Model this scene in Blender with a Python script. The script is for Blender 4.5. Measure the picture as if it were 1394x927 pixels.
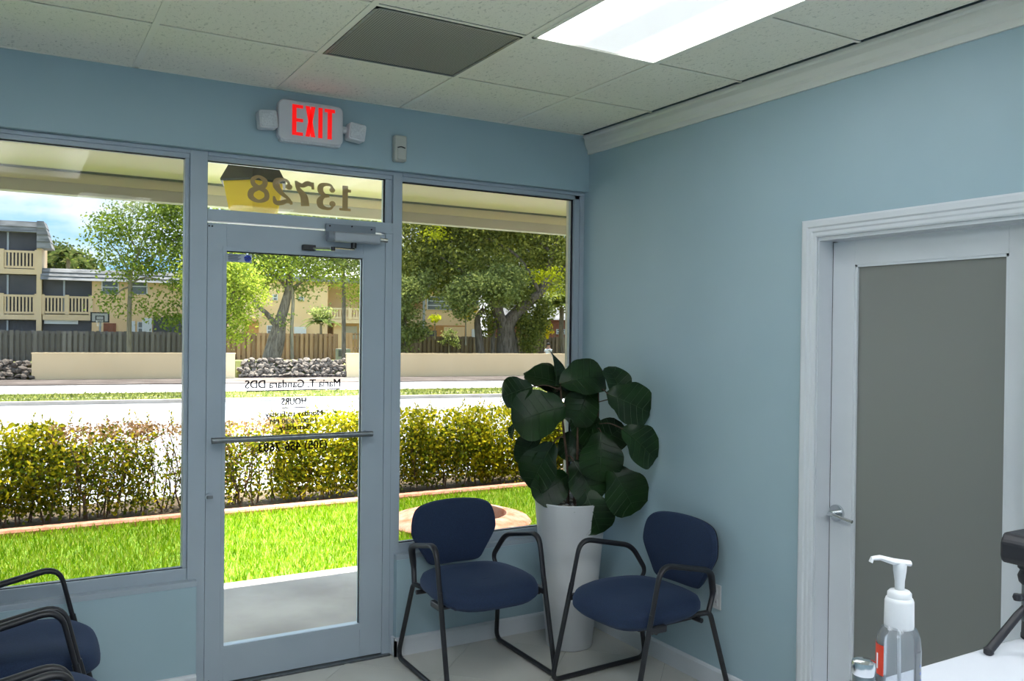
import bpy, bmesh, math, random
import numpy as np
from mathutils import Vector, Matrix

for o in list(bpy.data.objects):
    bpy.data.objects.remove(o)
scene = bpy.context.scene
COL = scene.collection
PI = math.pi

# ---------------------------------------------------------------- camera
FWD = Vector((0.50213548, 0.86475, -0.00820952))
RGT = Vector((0.86477069, -0.50204054, 0.01126687))
UPV = Vector((-0.00562152, 0.01275685, 0.99990283))
CAM = Vector((-2.8123, -3.9996, 1.6171))
FPX = 1175.53
cd = bpy.data.cameras.new('camera')
cam = bpy.data.objects.new('camera', cd)
COL.objects.link(cam)
m = Matrix.Identity(4)
for i in range(3):
    m[i][0] = RGT[i]; m[i][1] = UPV[i]; m[i][2] = -FWD[i]; m[i][3] = CAM[i]
cam.matrix_world = m
cd.sensor_width = 36.0
cd.lens = 36.0 * FPX / 1394.0
cd.clip_start = 0.05
cd.clip_end = 600
scene.camera = cam

# ---------------------------------------------------------------- world, sun, exposure
vs = scene.view_settings
vs.view_transform = 'Standard'
vs.look = 'None'
vs.gamma = 1.0
vs.exposure = 0.5
vs.use_curve_mapping = False

world = bpy.data.worlds.new('sky')
scene.world = world
world.use_nodes = True
wt = world.node_tree
wt.nodes.clear()
w_out = wt.nodes.new('ShaderNodeOutputWorld')
w_bg = wt.nodes.new('ShaderNodeBackground')
w_tc = wt.nodes.new('ShaderNodeTexCoord')
w_map = wt.nodes.new('ShaderNodeMapping')
w_map.inputs['Scale'].default_value = (1.0, 1.0, 2.6)
w_noise = wt.nodes.new('ShaderNodeTexNoise')
w_noise.inputs['Scale'].default_value = 3.4
w_noise.inputs['Detail'].default_value = 7.0
w_noise.inputs['Roughness'].default_value = 0.55
w_ramp = wt.nodes.new('ShaderNodeValToRGB')
w_ramp.color_ramp.elements[0].position = 0.44
w_ramp.color_ramp.elements[1].position = 0.60
w_mix = wt.nodes.new('ShaderNodeMix')
w_mix.data_type = 'RGBA'
w_mix.inputs[6].default_value = (0.30, 0.56, 0.86, 1)
w_mix.inputs[7].default_value = (1.0, 1.0, 1.0, 1)
wt.links.new(w_tc.outputs['Generated'], w_map.inputs['Vector'])
wt.links.new(w_map.outputs['Vector'], w_noise.inputs['Vector'])
wt.links.new(w_noise.outputs['Fac'], w_ramp.inputs['Fac'])
wt.links.new(w_ramp.outputs['Color'], w_mix.inputs[0])
wt.links.new(w_mix.outputs[2], w_bg.inputs['Color'])
w_bg.inputs['Strength'].default_value = 2.3
wt.links.new(w_bg.outputs['Background'], w_out.inputs['Surface'])

sd = bpy.data.lights.new('sun', 'SUN')
sd.energy = 17.0
sd.angle = math.radians(0.6)
sd.color = (1.0, 0.96, 0.88)
sun = bpy.data.objects.new('sun', sd)
COL.objects.link(sun)
sun.rotation_euler = Vector((-0.14, -0.20, -1.0)).to_track_quat('-Z', 'Y').to_euler()
sun.location = (4, 8, 20)

TROFFER_STRENGTH = 12.5
TROFFER_COLOR = (0.93, 0.97, 1.0, 1)

# ---------------------------------------------------------------- materials
def new_mat(name):
    mt = bpy.data.materials.new(name)
    mt.use_nodes = True
    return mt, mt.node_tree, mt.node_tree.nodes['Principled BSDF']

def noise_color(nt, c0, c1, scale, detail=3.0, lo=0.35, hi=0.65, coord='Object', stretch=None):
    tc = nt.nodes.new('ShaderNodeTexCoord')
    no = nt.nodes.new('ShaderNodeTexNoise')
    no.inputs['Scale'].default_value = scale
    no.inputs['Detail'].default_value = detail
    rp = nt.nodes.new('ShaderNodeValToRGB')
    rp.color_ramp.elements[0].position = lo
    rp.color_ramp.elements[1].position = hi
    rp.color_ramp.elements[0].color = (*c0, 1)
    rp.color_ramp.elements[1].color = (*c1, 1)
    if stretch:
        mp = nt.nodes.new('ShaderNodeMapping')
        mp.inputs['Scale'].default_value = stretch
        nt.links.new(tc.outputs[coord], mp.inputs['Vector'])
        nt.links.new(mp.outputs['Vector'], no.inputs['Vector'])
    else:
        nt.links.new(tc.outputs[coord], no.inputs['Vector'])
    nt.links.new(no.outputs['Fac'], rp.inputs['Fac'])
    return rp.outputs['Color'], no.outputs['Fac']

def mat(name, c0, c1=None, rough=0.6, scale=8.0, metal=0.0, bump=0.0, spec=0.5, lo=0.35, hi=0.65, stretch=None, detail=3.0, coat=0.0):
    mt, nt, b = new_mat(name)
    if c1 is None:
        c1 = tuple(min(1, c * 1.04) for c in c0)
    col, fac = noise_color(nt, c0, c1, scale, detail, lo, hi, stretch=stretch)
    nt.links.new(col, b.inputs['Base Color'])
    b.inputs['Roughness'].default_value = rough
    b.inputs['Metallic'].default_value = metal
    b.inputs['Specular IOR Level'].default_value = spec
    b.inputs['Coat Weight'].default_value = coat
    if bump:
        bp = nt.nodes.new('ShaderNodeBump')
        bp.inputs['Strength'].default_value = bump
        bp.inputs['Distance'].default_value = 0.01
        nt.links.new(fac, bp.inputs['Height'])
        nt.links.new(bp.outputs['Normal'], b.inputs['Normal'])
    return mt

def leaf_mat(name, cols, trans=0.45, rough=0.5):
    """diffuse + translucent leaf with a random colour for each leaf"""
    mt = bpy.data.materials.new(name)
    mt.use_nodes = True
    nt = mt.node_tree
    nt.nodes.clear()
    out = nt.nodes.new('ShaderNodeOutputMaterial')
    geo = nt.nodes.new('ShaderNodeNewGeometry')
    rp = nt.nodes.new('ShaderNodeValToRGB')
    els = rp.color_ramp.elements
    while len(els) < len(cols):
        els.new(0.5)
    for i, c in enumerate(cols):
        els[i].position = i / max(1, len(cols) - 1)
        els[i].color = (*c, 1)
    nt.links.new(geo.outputs['Random Per Island'], rp.inputs['Fac'])
    d = nt.nodes.new('ShaderNodeBsdfDiffuse')
    t = nt.nodes.new('ShaderNodeBsdfTranslucent')
    mx = nt.nodes.new('ShaderNodeMixShader')
    mx.inputs[0].default_value = trans
    nt.links.new(rp.outputs['Color'], d.inputs['Color'])
    nt.links.new(rp.outputs['Color'], t.inputs['Color'])
    nt.links.new(d.outputs[0], mx.inputs[1])
    nt.links.new(t.outputs[0], mx.inputs[2])
    nt.links.new(mx.outputs[0], out.inputs['Surface'])
    return mt

def glass_mat(name, tint, gloss=0.05):
    mt = bpy.data.materials.new(name)
    mt.use_nodes = True
    nt = mt.node_tree
    nt.nodes.clear()
    out = nt.nodes.new('ShaderNodeOutputMaterial')
    tr = nt.nodes.new('ShaderNodeBsdfTransparent')
    tr.inputs['Color'].default_value = (*tint, 1)
    gl = nt.nodes.new('ShaderNodeBsdfGlossy')
    gl.inputs['Roughness'].default_value = 0.0
    fr = nt.nodes.new('ShaderNodeFresnel')
    fr.inputs['IOR'].default_value = 1.20
    mx = nt.nodes.new('ShaderNodeMixShader')
    nt.links.new(fr.outputs[0], mx.inputs[0])
    nt.links.new(tr.outputs[0], mx.inputs[1])
    nt.links.new(gl.outputs[0], mx.inputs[2])
    nt.links.new(mx.outputs[0], out.inputs['Surface'])
    return mt

def emit_mat(name, col, strength):
    mt = bpy.data.materials.new(name)
    mt.use_nodes = True
    nt = mt.node_tree
    b = nt.nodes['Principled BSDF']
    b.inputs['Base Color'].default_value = col
    b.inputs['Emission Color'].default_value = col
    b.inputs['Emission Strength'].default_value = strength
    return mt

M = {}
M['wall'] = mat('blue_grey_paint', (0.345, 0.47, 0.535), (0.36, 0.485, 0.55), rough=0.45, scale=3, bump=0.02)
M['white_trim'] = mat('white_gloss_paint', (0.62, 0.65, 0.69), (0.65, 0.68, 0.72), rough=0.35, scale=5)
M['crown'] = mat('crown_paint', (0.68, 0.68, 0.64), (0.70, 0.70, 0.66), rough=0.4, scale=5)
M['frame'] = mat('painted_aluminium', (0.36, 0.42, 0.485), (0.38, 0.44, 0.505), rough=0.38, scale=4)
M['gasket'] = mat('black_rubber', (0.012, 0.010, 0.018), rough=0.7)
M['tee'] = mat('ceiling_tee_paint', (0.88, 0.85, 0.74), (0.90, 0.87, 0.76), rough=0.5)
M['dark_gap'] = mat('dark_plenum', (0.03, 0.03, 0.03), rough=0.9)
M['floor_tile'] = mat('polished_porcelain', (0.56, 0.55, 0.51), (0.62, 0.605, 0.56), rough=0.09, scale=2.5, spec=0.6)
M['grout'] = mat('grout', (0.34, 0.33, 0.30), rough=0.8)
M['black_metal'] = mat('black_powder_coat', (0.012, 0.012, 0.016), (0.018, 0.018, 0.022), rough=0.38, scale=30)
M['black_plastic'] = mat('black_plastic', (0.013, 0.013, 0.018), rough=0.45)
M['chrome'] = mat('chrome', (0.62, 0.64, 0.66), rough=0.18, metal=1.0)
M['steel'] = mat('brushed_steel', (0.20, 0.22, 0.24), (0.26, 0.28, 0.30), rough=0.35, metal=0.9, scale=40)
M['grey_metal'] = mat('grey_metal', (0.34, 0.37, 0.41), rough=0.4, metal=0.2)
M['plate_metal'] = mat('closer_plate', (0.20, 0.235, 0.28), rough=0.45)
M['brass'] = mat('warm_steel_arm', (0.70, 0.66, 0.58), rough=0.2, metal=1.0)
M['planter'] = mat('white_glazed_planter', (0.60, 0.61, 0.63), (0.63, 0.64, 0.66), rough=0.4, scale=4)
M['soil'] = mat('potting_soil', (0.05, 0.035, 0.025), (0.12, 0.09, 0.06), rough=0.9, scale=60, bump=0.8)
M['pebble'] = mat('pale_pebble', (0.35, 0.33, 0.31), (0.5, 0.48, 0.45), rough=0.6, scale=40)
M['stem'] = mat('woody_stem', (0.05, 0.025, 0.018), (0.09, 0.05, 0.03), rough=0.8, scale=40, bump=0.3)
M['white_plastic'] = mat('white_plastic', (0.58, 0.59, 0.61), rough=0.4)
M['sensor'] = mat('ivory_plastic', (0.50, 0.51, 0.47), rough=0.45)
M['exit_body'] = mat('exit_housing', (0.62, 0.63, 0.67), rough=0.4)
M['lens'] = mat('frosted_lamp_lens', (0.60, 0.62, 0.66), (0.70, 0.72, 0.76), rough=0.25, scale=120, bump=0.4)
M['exit_red'] = emit_mat('lit_red_letters', (1.0, 0.003, 0.003, 1), 0.45)
M['counter'] = mat('white_laminate', (0.60, 0.62, 0.68), (0.63, 0.65, 0.71), rough=0.3)
M['counter_base'] = mat('counter_panel', (0.46, 0.48, 0.52), rough=0.5)
M['decal'] = mat('plum_vinyl', (0.09, 0.055, 0.08), rough=0.6)
M['decal_white'] = mat('white_vinyl', (0.62, 0.60, 0.62), rough=0.6)
M['decal_gold'] = mat('bronze_vinyl', (0.42, 0.28, 0.12), (0.45, 0.30, 0.13), rough=0.5)
M['sticker'] = mat('sticker_grey', (0.42, 0.47, 0.55), rough=0.5)
M['sticker_dark'] = mat('sticker_print', (0.10, 0.12, 0.17), rough=0.5)
M['sticker_blue'] = mat('sticker_blue', (0.015, 0.05, 0.42), rough=0.5)
M['sticker_white'] = mat('sticker_white', (0.75, 0.77, 0.8), rough=0.5)
M['red_label'] = mat('red_label', (0.62, 0.03, 0.015), (0.70, 0.06, 0.02), rough=0.5)
M['blue_label'] = mat('blue_label', (0.10, 0.16, 0.36), rough=0.5)
M['soffit'] = mat('cream_soffit', (0.92, 0.76, 0.68), (0.95, 0.79, 0.71), rough=0.7, scale=2)
M['fascia'] = mat('grey_green_fascia', (0.66, 0.60, 0.57), rough=0.7)
M['soffit_band'] = mat('pale_olive_band', (0.86, 0.74, 0.58), rough=0.7)
M['ext_wall'] = mat('cream_stucco', (0.66, 0.62, 0.52), (0.70, 0.66, 0.56), rough=0.85, scale=20)
M['lantern_cap'] = mat('dark_bronze', (0.035, 0.035, 0.035), (0.06, 0.058, 0.05), rough=0.5, scale=10)
M['sidewalk'] = mat('weathered_concrete', (0.27, 0.245, 0.24), (0.42, 0.39, 0.38), rough=0.85, scale=1.6, detail=8)
M['lawn'] = mat('lawn_soil', (0.10, 0.20, 0.015), (0.22, 0.36, 0.03), rough=0.9, scale=14)
M['edging'] = mat('terracotta_edging', (0.44, 0.17, 0.10), (0.58, 0.28, 0.19), rough=0.85, scale=12)
M['ring'] = mat('terracotta_concrete', (0.42, 0.14, 0.065), (0.56, 0.33, 0.25), rough=0.85, scale=9, detail=6)
M['mulch'] = mat('dark_mulch', (0.05, 0.035, 0.02), (0.16, 0.11, 0.06), rough=0.95, scale=30, bump=0.6)
M['road'] = mat('pale_asphalt', (0.47, 0.47, 0.49), (0.53, 0.53, 0.55), rough=0.85, scale=0.6, detail=8)
M['verge'] = mat('leaf_litter_verge', (0.08, 0.06, 0.05), (0.15, 0.12, 0.105), rough=0.95, scale=0.9, detail=8)
M['median'] = mat('dry_median_grass', (0.17, 0.22, 0.02), (0.30, 0.27, 0.06), rough=0.95, scale=1.2, detail=8)
M['kerb'] = mat('kerb_concrete', (0.42, 0.38, 0.34), (0.50, 0.46, 0.42), rough=0.9, scale=2)
M['back_lawn'] = mat('back_lawn', (0.11, 0.13, 0.03), (0.20, 0.20, 0.06), rough=0.95, scale=0.5)
M['low_wall'] = mat('cream_painted_wall', (0.78, 0.60, 0.36), (0.81, 0.63, 0.385), rough=0.85, scale=0.8)
M['rock'] = mat('grey_coral_rock', (0.06, 0.048, 0.042), (0.20, 0.165, 0.135), rough=0.95, scale=3, bump=0.6, detail=6)
M['fence_grey'] = mat('tree_shaded_fence', (0.13, 0.115, 0.12), (0.21, 0.19, 0.195), rough=0.9, scale=1.2, stretch=(4, 4, 0.5))  # shade of the trees on the left fence is put into this grey
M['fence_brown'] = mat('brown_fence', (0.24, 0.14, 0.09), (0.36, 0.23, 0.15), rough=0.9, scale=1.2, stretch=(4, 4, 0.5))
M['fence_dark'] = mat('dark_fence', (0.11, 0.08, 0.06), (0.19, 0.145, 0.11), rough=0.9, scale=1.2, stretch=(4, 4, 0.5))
for nm in ('fence_grey', 'fence_brown', 'fence_dark'):
    nt = M[nm].node_tree
    b = nt.nodes['Principled BSDF']
    src = b.inputs['Base Color'].links[0].from_socket
    oi = nt.nodes.new('ShaderNodeObjectInfo')
    mr = nt.nodes.new('ShaderNodeMapRange'); mr.inputs['To Min'].default_value = 0.65; mr.inputs['To Max'].default_value = 1.25
    mx = nt.nodes.new('ShaderNodeVectorMath'); mx.operation = 'SCALE'
    nt.links.new(oi.outputs['Random'], mr.inputs['Value'])
    nt.links.new(src, mx.inputs[0]); nt.links.new(mr.outputs[0], mx.inputs['Scale'])
    nt.links.new(mx.outputs[0], b.inputs['Base Color'])
M['stucco'] = mat('yellow_stucco', (0.74, 0.52, 0.30), (0.78, 0.56, 0.33), rough=0.9, scale=0.6)
M['rail'] = mat('pale_yellow_rail', (0.70, 0.53, 0.34), (0.74, 0.57, 0.37), rough=0.7, scale=2)
M['screen'] = mat('dark_screen', (0.045, 0.045, 0.058), (0.085, 0.083, 0.10), rough=0.6, scale=0.5)
M['shingle'] = mat('grey_shingle', (0.16, 0.16, 0.165), (0.30, 0.30, 0.31), rough=0.9, scale=1.2, stretch=(1, 1, 4))
M['pane'] = mat('dark_window_pane', (0.10, 0.115, 0.125), (0.17, 0.19, 0.20), rough=0.15, scale=1)
M['bldg_white'] = mat('white_shutter', (0.62, 0.64, 0.68), rough=0.7)
M['orange_wall'] = mat('orange_recess', (0.46, 0.22, 0.07), (0.52, 0.27, 0.10), rough=0.9)
M['brick_red'] = mat('red_brown_wall', (0.20, 0.07, 0.04), (0.28, 0.11, 0.07), rough=0.9)
M['bark'] = mat('grey_bark', (0.085, 0.065, 0.05), (0.21, 0.175, 0.145), rough=0.95, scale=3, stretch=(4, 4, 0.7), bump=0.4)
M['bark_pale'] = mat('pale_bark', (0.20, 0.165, 0.12), (0.32, 0.28, 0.21), rough=0.95, scale=3, stretch=(4, 4, 0.7))
M['twig'] = mat('hedge_twig', (0.10, 0.06, 0.045), (0.20, 0.13, 0.10), rough=0.9, scale=12)
M['ac'] = mat('ac_housing', (0.22, 0.23, 0.21), rough=0.7)
M['skin'] = mat('skin', (0.36, 0.20, 0.14), rough=0.6)
M['shirt'] = mat('white_shirt', (0.72, 0.72, 0.80), rough=0.8)
M['trousers'] = mat('dark_trousers', (0.05, 0.05, 0.07), rough=0.8)
M['hair'] = mat('dark_hair', (0.012, 0.01, 0.01), rough=0.7)
M['net'] = mat('white_net', (0.6, 0.6, 0.6), rough=0.8)
M['board'] = mat('backboard', (0.42, 0.42, 0.42), rough=0.3)

M['grass'] = leaf_mat('grass_blades', [(0.13, 0.27, 0.006), (0.25, 0.42, 0.012), (0.40, 0.52, 0.03), (0.60, 0.62, 0.16)], 0.45)
M['hedge'] = leaf_mat('hedge_leaves', [(0.10, 0.13, 0.012), (0.30, 0.30, 0.015), (0.52, 0.46, 0.02), (0.62, 0.50, 0.03)], 0.5)
M['hedge_green'] = leaf_mat('hedge_green_leaves', [(0.05, 0.085, 0.008), (0.14, 0.19, 0.012), (0.30, 0.33, 0.02)], 0.5)
M['hedge_red'] = leaf_mat('hedge_red_leaves', [(0.24, 0.12, 0.06), (0.42, 0.24, 0.12), (0.48, 0.32, 0.16)], 0.4)
M['leaf_left'] = leaf_mat('airy_green_leaves', [(0.10, 0.17, 0.03), (0.24, 0.33, 0.05), (0.38, 0.44, 0.08)], 0.45)
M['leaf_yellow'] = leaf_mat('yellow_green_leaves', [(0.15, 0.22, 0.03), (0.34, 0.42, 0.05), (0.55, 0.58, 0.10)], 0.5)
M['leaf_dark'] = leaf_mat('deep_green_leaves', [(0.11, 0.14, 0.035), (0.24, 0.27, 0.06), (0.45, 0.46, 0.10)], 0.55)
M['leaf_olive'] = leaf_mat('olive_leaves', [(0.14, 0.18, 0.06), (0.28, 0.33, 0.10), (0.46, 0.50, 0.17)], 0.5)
M['leaf_bright'] = leaf_mat('bright_yellow_leaves', [(0.42, 0.48, 0.02), (0.62, 0.62, 0.03)], 0.45)
M['flower'] = leaf_mat('yellow_flowers', [(0.80, 0.62, 0.01), (0.85, 0.70, 0.02)], 0.3)
M['palm'] = leaf_mat('palm_fronds', [(0.07, 0.11, 0.03), (0.15, 0.20, 0.06), (0.26, 0.27, 0.10)], 0.35)
M['decal_white'] = leaf_mat('white_translucent_vinyl', [(0.55, 0.53, 0.55), (0.58, 0.56, 0.58)], 0.6)
M['glass_tint'] = glass_mat('tinted_window_glass', (0.66, 0.665, 0.66))
M['glass_clear'] = glass_mat('clear_door_glass', (0.96, 0.97, 0.96))

# chair fabric
def fabric():
    mt, nt, b = new_mat('navy_weave')
    col, fac = noise_color(nt, (0.006, 0.017, 0.048), (0.010, 0.026, 0.074), 260, 2)
    nt.links.new(col, b.inputs['Base Color'])
    b.inputs['Roughness'].default_value = 0.85
    b.inputs['Sheen Weight'].default_value = 0.12
    b.inputs['Sheen Tint'].default_value = (0.35, 0.5, 0.9, 1)
    bp = nt.nodes.new('ShaderNodeBump')
    bp.inputs['Strength'].default_value = 0.25
    bp.inputs['Distance'].default_value = 0.002
    nt.links.new(fac, bp.inputs['Height'])
    nt.links.new(bp.outputs['Normal'], b.inputs['Normal'])
    return mt
M['fabric'] = fabric()

def ceiling_tile_mat():
    mt, nt, b = new_mat('fissured_ceiling_tile')
    tc = nt.nodes.new('ShaderNodeTexCoord')
    mp = nt.nodes.new('ShaderNodeMapping')
    mp.inputs['Scale'].default_value = (1.0, 0.6, 1.0)
    n1 = nt.nodes.new('ShaderNodeTexNoise')
    n1.inputs['Scale'].default_value = 85
    n1.inputs['Detail'].default_value = 4
    n1.inputs['Distortion'].default_value = 1.2
    rp = nt.nodes.new('ShaderNodeValToRGB')
    rp.color_ramp.elements[0].position = 0.33
    rp.color_ramp.elements[1].position = 0.42
    rp.color_ramp.elements[0].color = (0.66, 0.635, 0.54, 1)
    rp.color_ramp.elements[1].color = (0.90, 0.865, 0.75, 1)
    nt.links.new(tc.outputs['Object'], mp.inputs['Vector'])
    nt.links.new(mp.outputs['Vector'], n1.inputs['Vector'])
    nt.links.new(n1.outputs['Fac'], rp.inputs['Fac'])
    nt.links.new(rp.outputs['Color'], b.inputs['Base Color'])
    b.inputs['Roughness'].default_value = 0.95
    bp = nt.nodes.new('ShaderNodeBump')
    bp.inputs['Strength'].default_value = 0.3
    bp.inputs['Distance'].default_value = 0.003
    nt.links.new(n1.outputs['Fac'], bp.inputs['Height'])
    nt.links.new(bp.outputs['Normal'], b.inputs['Normal'])
    return mt
M['ceil_tile'] = ceiling_tile_mat()

def grille_mat():
    mt, nt, b = new_mat('perforated_grille')
    tc = nt.nodes.new('ShaderNodeTexCoord')
    vo = nt.nodes.new('ShaderNodeTexVoronoi')
    vo.inputs['Scale'].default_value = 110
    vo.inputs['Randomness'].default_value = 0.0
    rp = nt.nodes.new('ShaderNodeValToRGB')
    rp.color_ramp.elements[0].position = 0.40
    rp.color_ramp.elements[1].position = 0.46
    rp.color_ramp.elements[0].color = (0.11, 0.11, 0.10, 1)
    rp.color_ramp.elements[1].color = (0.40, 0.39, 0.36, 1)
    nt.links.new(tc.outputs['Object'], vo.inputs['Vector'])
    nt.links.new(vo.outputs['Distance'], rp.inputs['Fac'])
    nt.links.new(rp.outputs['Color'], b.inputs['Base Color'])
    b.inputs['Roughness'].default_value = 0.6
    return mt
M['grille'] = grille_mat()

def diffuser_mat(name='prismatic_lamp_lens', strength=TROFFER_STRENGTH, low=0.45):
    """acrylic lens of the troffer: the two tubes behind it show as brighter bands"""
    mt, nt, b = new_mat(name)
    tc = nt.nodes.new('ShaderNodeTexCoord')
    sp = nt.nodes.new('ShaderNodeSeparateXYZ')
    nt.links.new(tc.outputs['Object'], sp.inputs[0])
    ab = nt.nodes.new('ShaderNodeMath'); ab.operation = 'ABSOLUTE'
    nt.links.new(sp.outputs[0], ab.inputs[0])
    mr = nt.nodes.new('ShaderNodeMapRange')
    mr.interpolation_type = 'SMOOTHSTEP'
    mr.inputs['From Min'].default_value = 0.07
    mr.inputs['From Max'].default_value = 0.23
    mr.inputs['To Min'].default_value = low
    mr.inputs['To Max'].default_value = 1.0
    nt.links.new(ab.outputs[0], mr.inputs['Value'])
    mu = nt.nodes.new('ShaderNodeMath'); mu.operation = 'MULTIPLY'
    mu.inputs[1].default_value = strength
    nt.links.new(mr.outputs[0], mu.inputs[0])
    b.inputs['Base Color'].default_value = (0.8, 0.8, 0.8, 1)
    b.inputs['Emission Color'].default_value = TROFFER_COLOR
    nt.links.new(mu.outputs[0], b.inputs['Emission Strength'])
    return mt
M['diffuser'] = diffuser_mat()
M['diffuser_dim'] = diffuser_mat('dimmed_lamp_lens', 4.2, 0.125)  # visible troffer's lens, emission turned down to keep the wall beside it darker

def fig_leaf_mat():
    mt, nt, b = new_mat('fiddle_leaf')
    col, fac = noise_color(nt, (0.006, 0.020, 0.006), (0.014, 0.042, 0.010), 7, 3)
    nt.links.new(col, b.inputs['Base Color'])
    b.inputs['Roughness'].default_value = 0.36
    b.inputs['Specular IOR Level'].default_value = 0.28
    return mt
M['fig_leaf'] = fig_leaf_mat()
M['fig_vein'] = mat('leaf_vein', (0.018, 0.048, 0.013), rough=0.45)

def frosted_mat():
    mt, nt, b = new_mat('frosted_glass')
    b.inputs['Base Color'].default_value = (0.165, 0.17, 0.16, 1)
    b.inputs['Roughness'].default_value = 0.42
    b.inputs['Specular IOR Level'].default_value = 0.9
    b.inputs['IOR'].default_value = 1.6
    return mt
M['frosted'] = frosted_mat()

def amber_mat():
    mt, nt, b = new_mat('amber_lantern_glass')
    nt.nodes.clear()
    out = nt.nodes.new('ShaderNodeOutputMaterial')
    d = nt.nodes.new('ShaderNodeBsdfDiffuse'); d.inputs['Color'].default_value = (0.97, 0.74, 0.16, 1)
    t = nt.nodes.new('ShaderNodeBsdfTranslucent'); t.inputs['Color'].default_value = (0.98, 0.78, 0.18, 1)
    mx = nt.nodes.new('ShaderNodeMixShader'); mx.inputs[0].default_value = 0.5
    nt.links.new(d.outputs[0], mx.inputs[1]); nt.links.new(t.outputs[0], mx.inputs[2])
    nt.links.new(mx.outputs[0], out.inputs['Surface'])
    return mt
M['amber'] = amber_mat()
M['amber_base'] = mat('lantern_base', (0.80, 0.76, 0.62), rough=0.6)

def bottle_mat():
    mt, nt, b = new_mat('clear_bottle_plastic')
    nt.nodes.clear()
    out = nt.nodes.new('ShaderNodeOutputMaterial')
    tr = nt.nodes.new('ShaderNodeBsdfTransparent'); tr.inputs['Color'].default_value = (0.86, 0.89, 0.92, 1)
    df = nt.nodes.new('ShaderNodeBsdfDiffuse'); df.inputs['Color'].default_value = (0.62, 0.66, 0.72, 1)
    gl = nt.nodes.new('ShaderNodeBsdfGlossy'); gl.inputs['Roughness'].default_value = 0.08
    m1 = nt.nodes.new('ShaderNodeMixShader'); m1.inputs[0].default_value = 0.2
    fr = nt.nodes.new('ShaderNodeFresnel'); fr.inputs['IOR'].default_value = 1.45
    m2 = nt.nodes.new('ShaderNodeMixShader')
    nt.links.new(tr.outputs[0], m1.inputs[1]); nt.links.new(df.outputs[0], m1.inputs[2])
    nt.links.new(fr.outputs[0], m2.inputs[0]); nt.links.new(m1.outputs[0], m2.inputs[1]); nt.links.new(gl.outputs[0], m2.inputs[2])
    nt.links.new(m2.outputs[0], out.inputs['Surface'])
    return mt
M['bottle'] = bottle_mat()

# ---------------------------------------------------------------- object helpers
ORIGIN = {}

def link(o, parent=None):
    COL.objects.link(o)
    if parent is not None:
        o.parent = parent
    return o

def tag(o, label=None, cat=None, group=None, kind=None):
    if label: o['label'] = label
    if cat: o['category'] = cat
    if group: o['group'] = group
    if kind: o['kind'] = kind
    return o

def thing(name, label, cat, loc=(0, 0, 0), rz=0.0, group=None):
    o = bpy.data.objects.new(name, None)
    o.empty_display_size = 0.1
    o.location = loc
    o.rotation_euler = (0, 0, rz)
    link(o)
    ORIGIN[o.name] = Vector(loc)
    return tag(o, label, cat, group)

def copy_tree(o, parent=None):
    c = o.copy()
    COL.objects.link(c)
    c.parent = parent
    for ch in list(o.children):
        copy_tree(ch, c)
    return c

def frame_axes(d):
    d = Vector(d).normalized()
    a = Vector((0, 0, 1)) if abs(d.z) < 0.9 else Vector((1, 0, 0))
    x = d.cross(a).normalized()
    y = d.cross(x).normalized()
    return x, y

def smooth_path(pts, n=6):
    """Catmull-Rom through the points"""
    P = [Vector(q) for q in pts]
    out = []
    for i in range(len(P) - 1):
        p0 = P[i - 1] if i > 0 else P[0] * 2 - P[1]
        p1, p2 = P[i], P[i + 1]
        p3 = P[i + 2] if i + 2 < len(P) else P[-1] * 2 - P[-2]
        for k in range(n):
            t = k / n
            out.append(0.5 * ((2 * p1) + (p2 - p0) * t + (2 * p0 - 5 * p1 + 4 * p2 - p3) * t * t + (3 * p1 - p0 - 3 * p2 + p3) * t ** 3))
    out.append(P[-1])
    return out

def fillet_path(pts, r, n=6):
    """polyline with rounded corners of radius r"""
    P = [Vector(q) for q in pts]
    out = [P[0]]
    for i in range(1, len(P) - 1):
        a, b, c = P[i - 1], P[i], P[i + 1]
        d1, d2 = (a - b), (c - b)
        rr = min(r if not isinstance(r, (list, tuple)) else r[i - 1], d1.length * 0.49, d2.length * 0.49)
        s, e = b + d1.normalized() * rr, b + d2.normalized() * rr
        for k in range(n + 1):
            t = k / n
            out.append(s * (1 - t) ** 2 + b * 2 * t * (1 - t) + e * t * t)
    out.append(P[-1])
    return out

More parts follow.
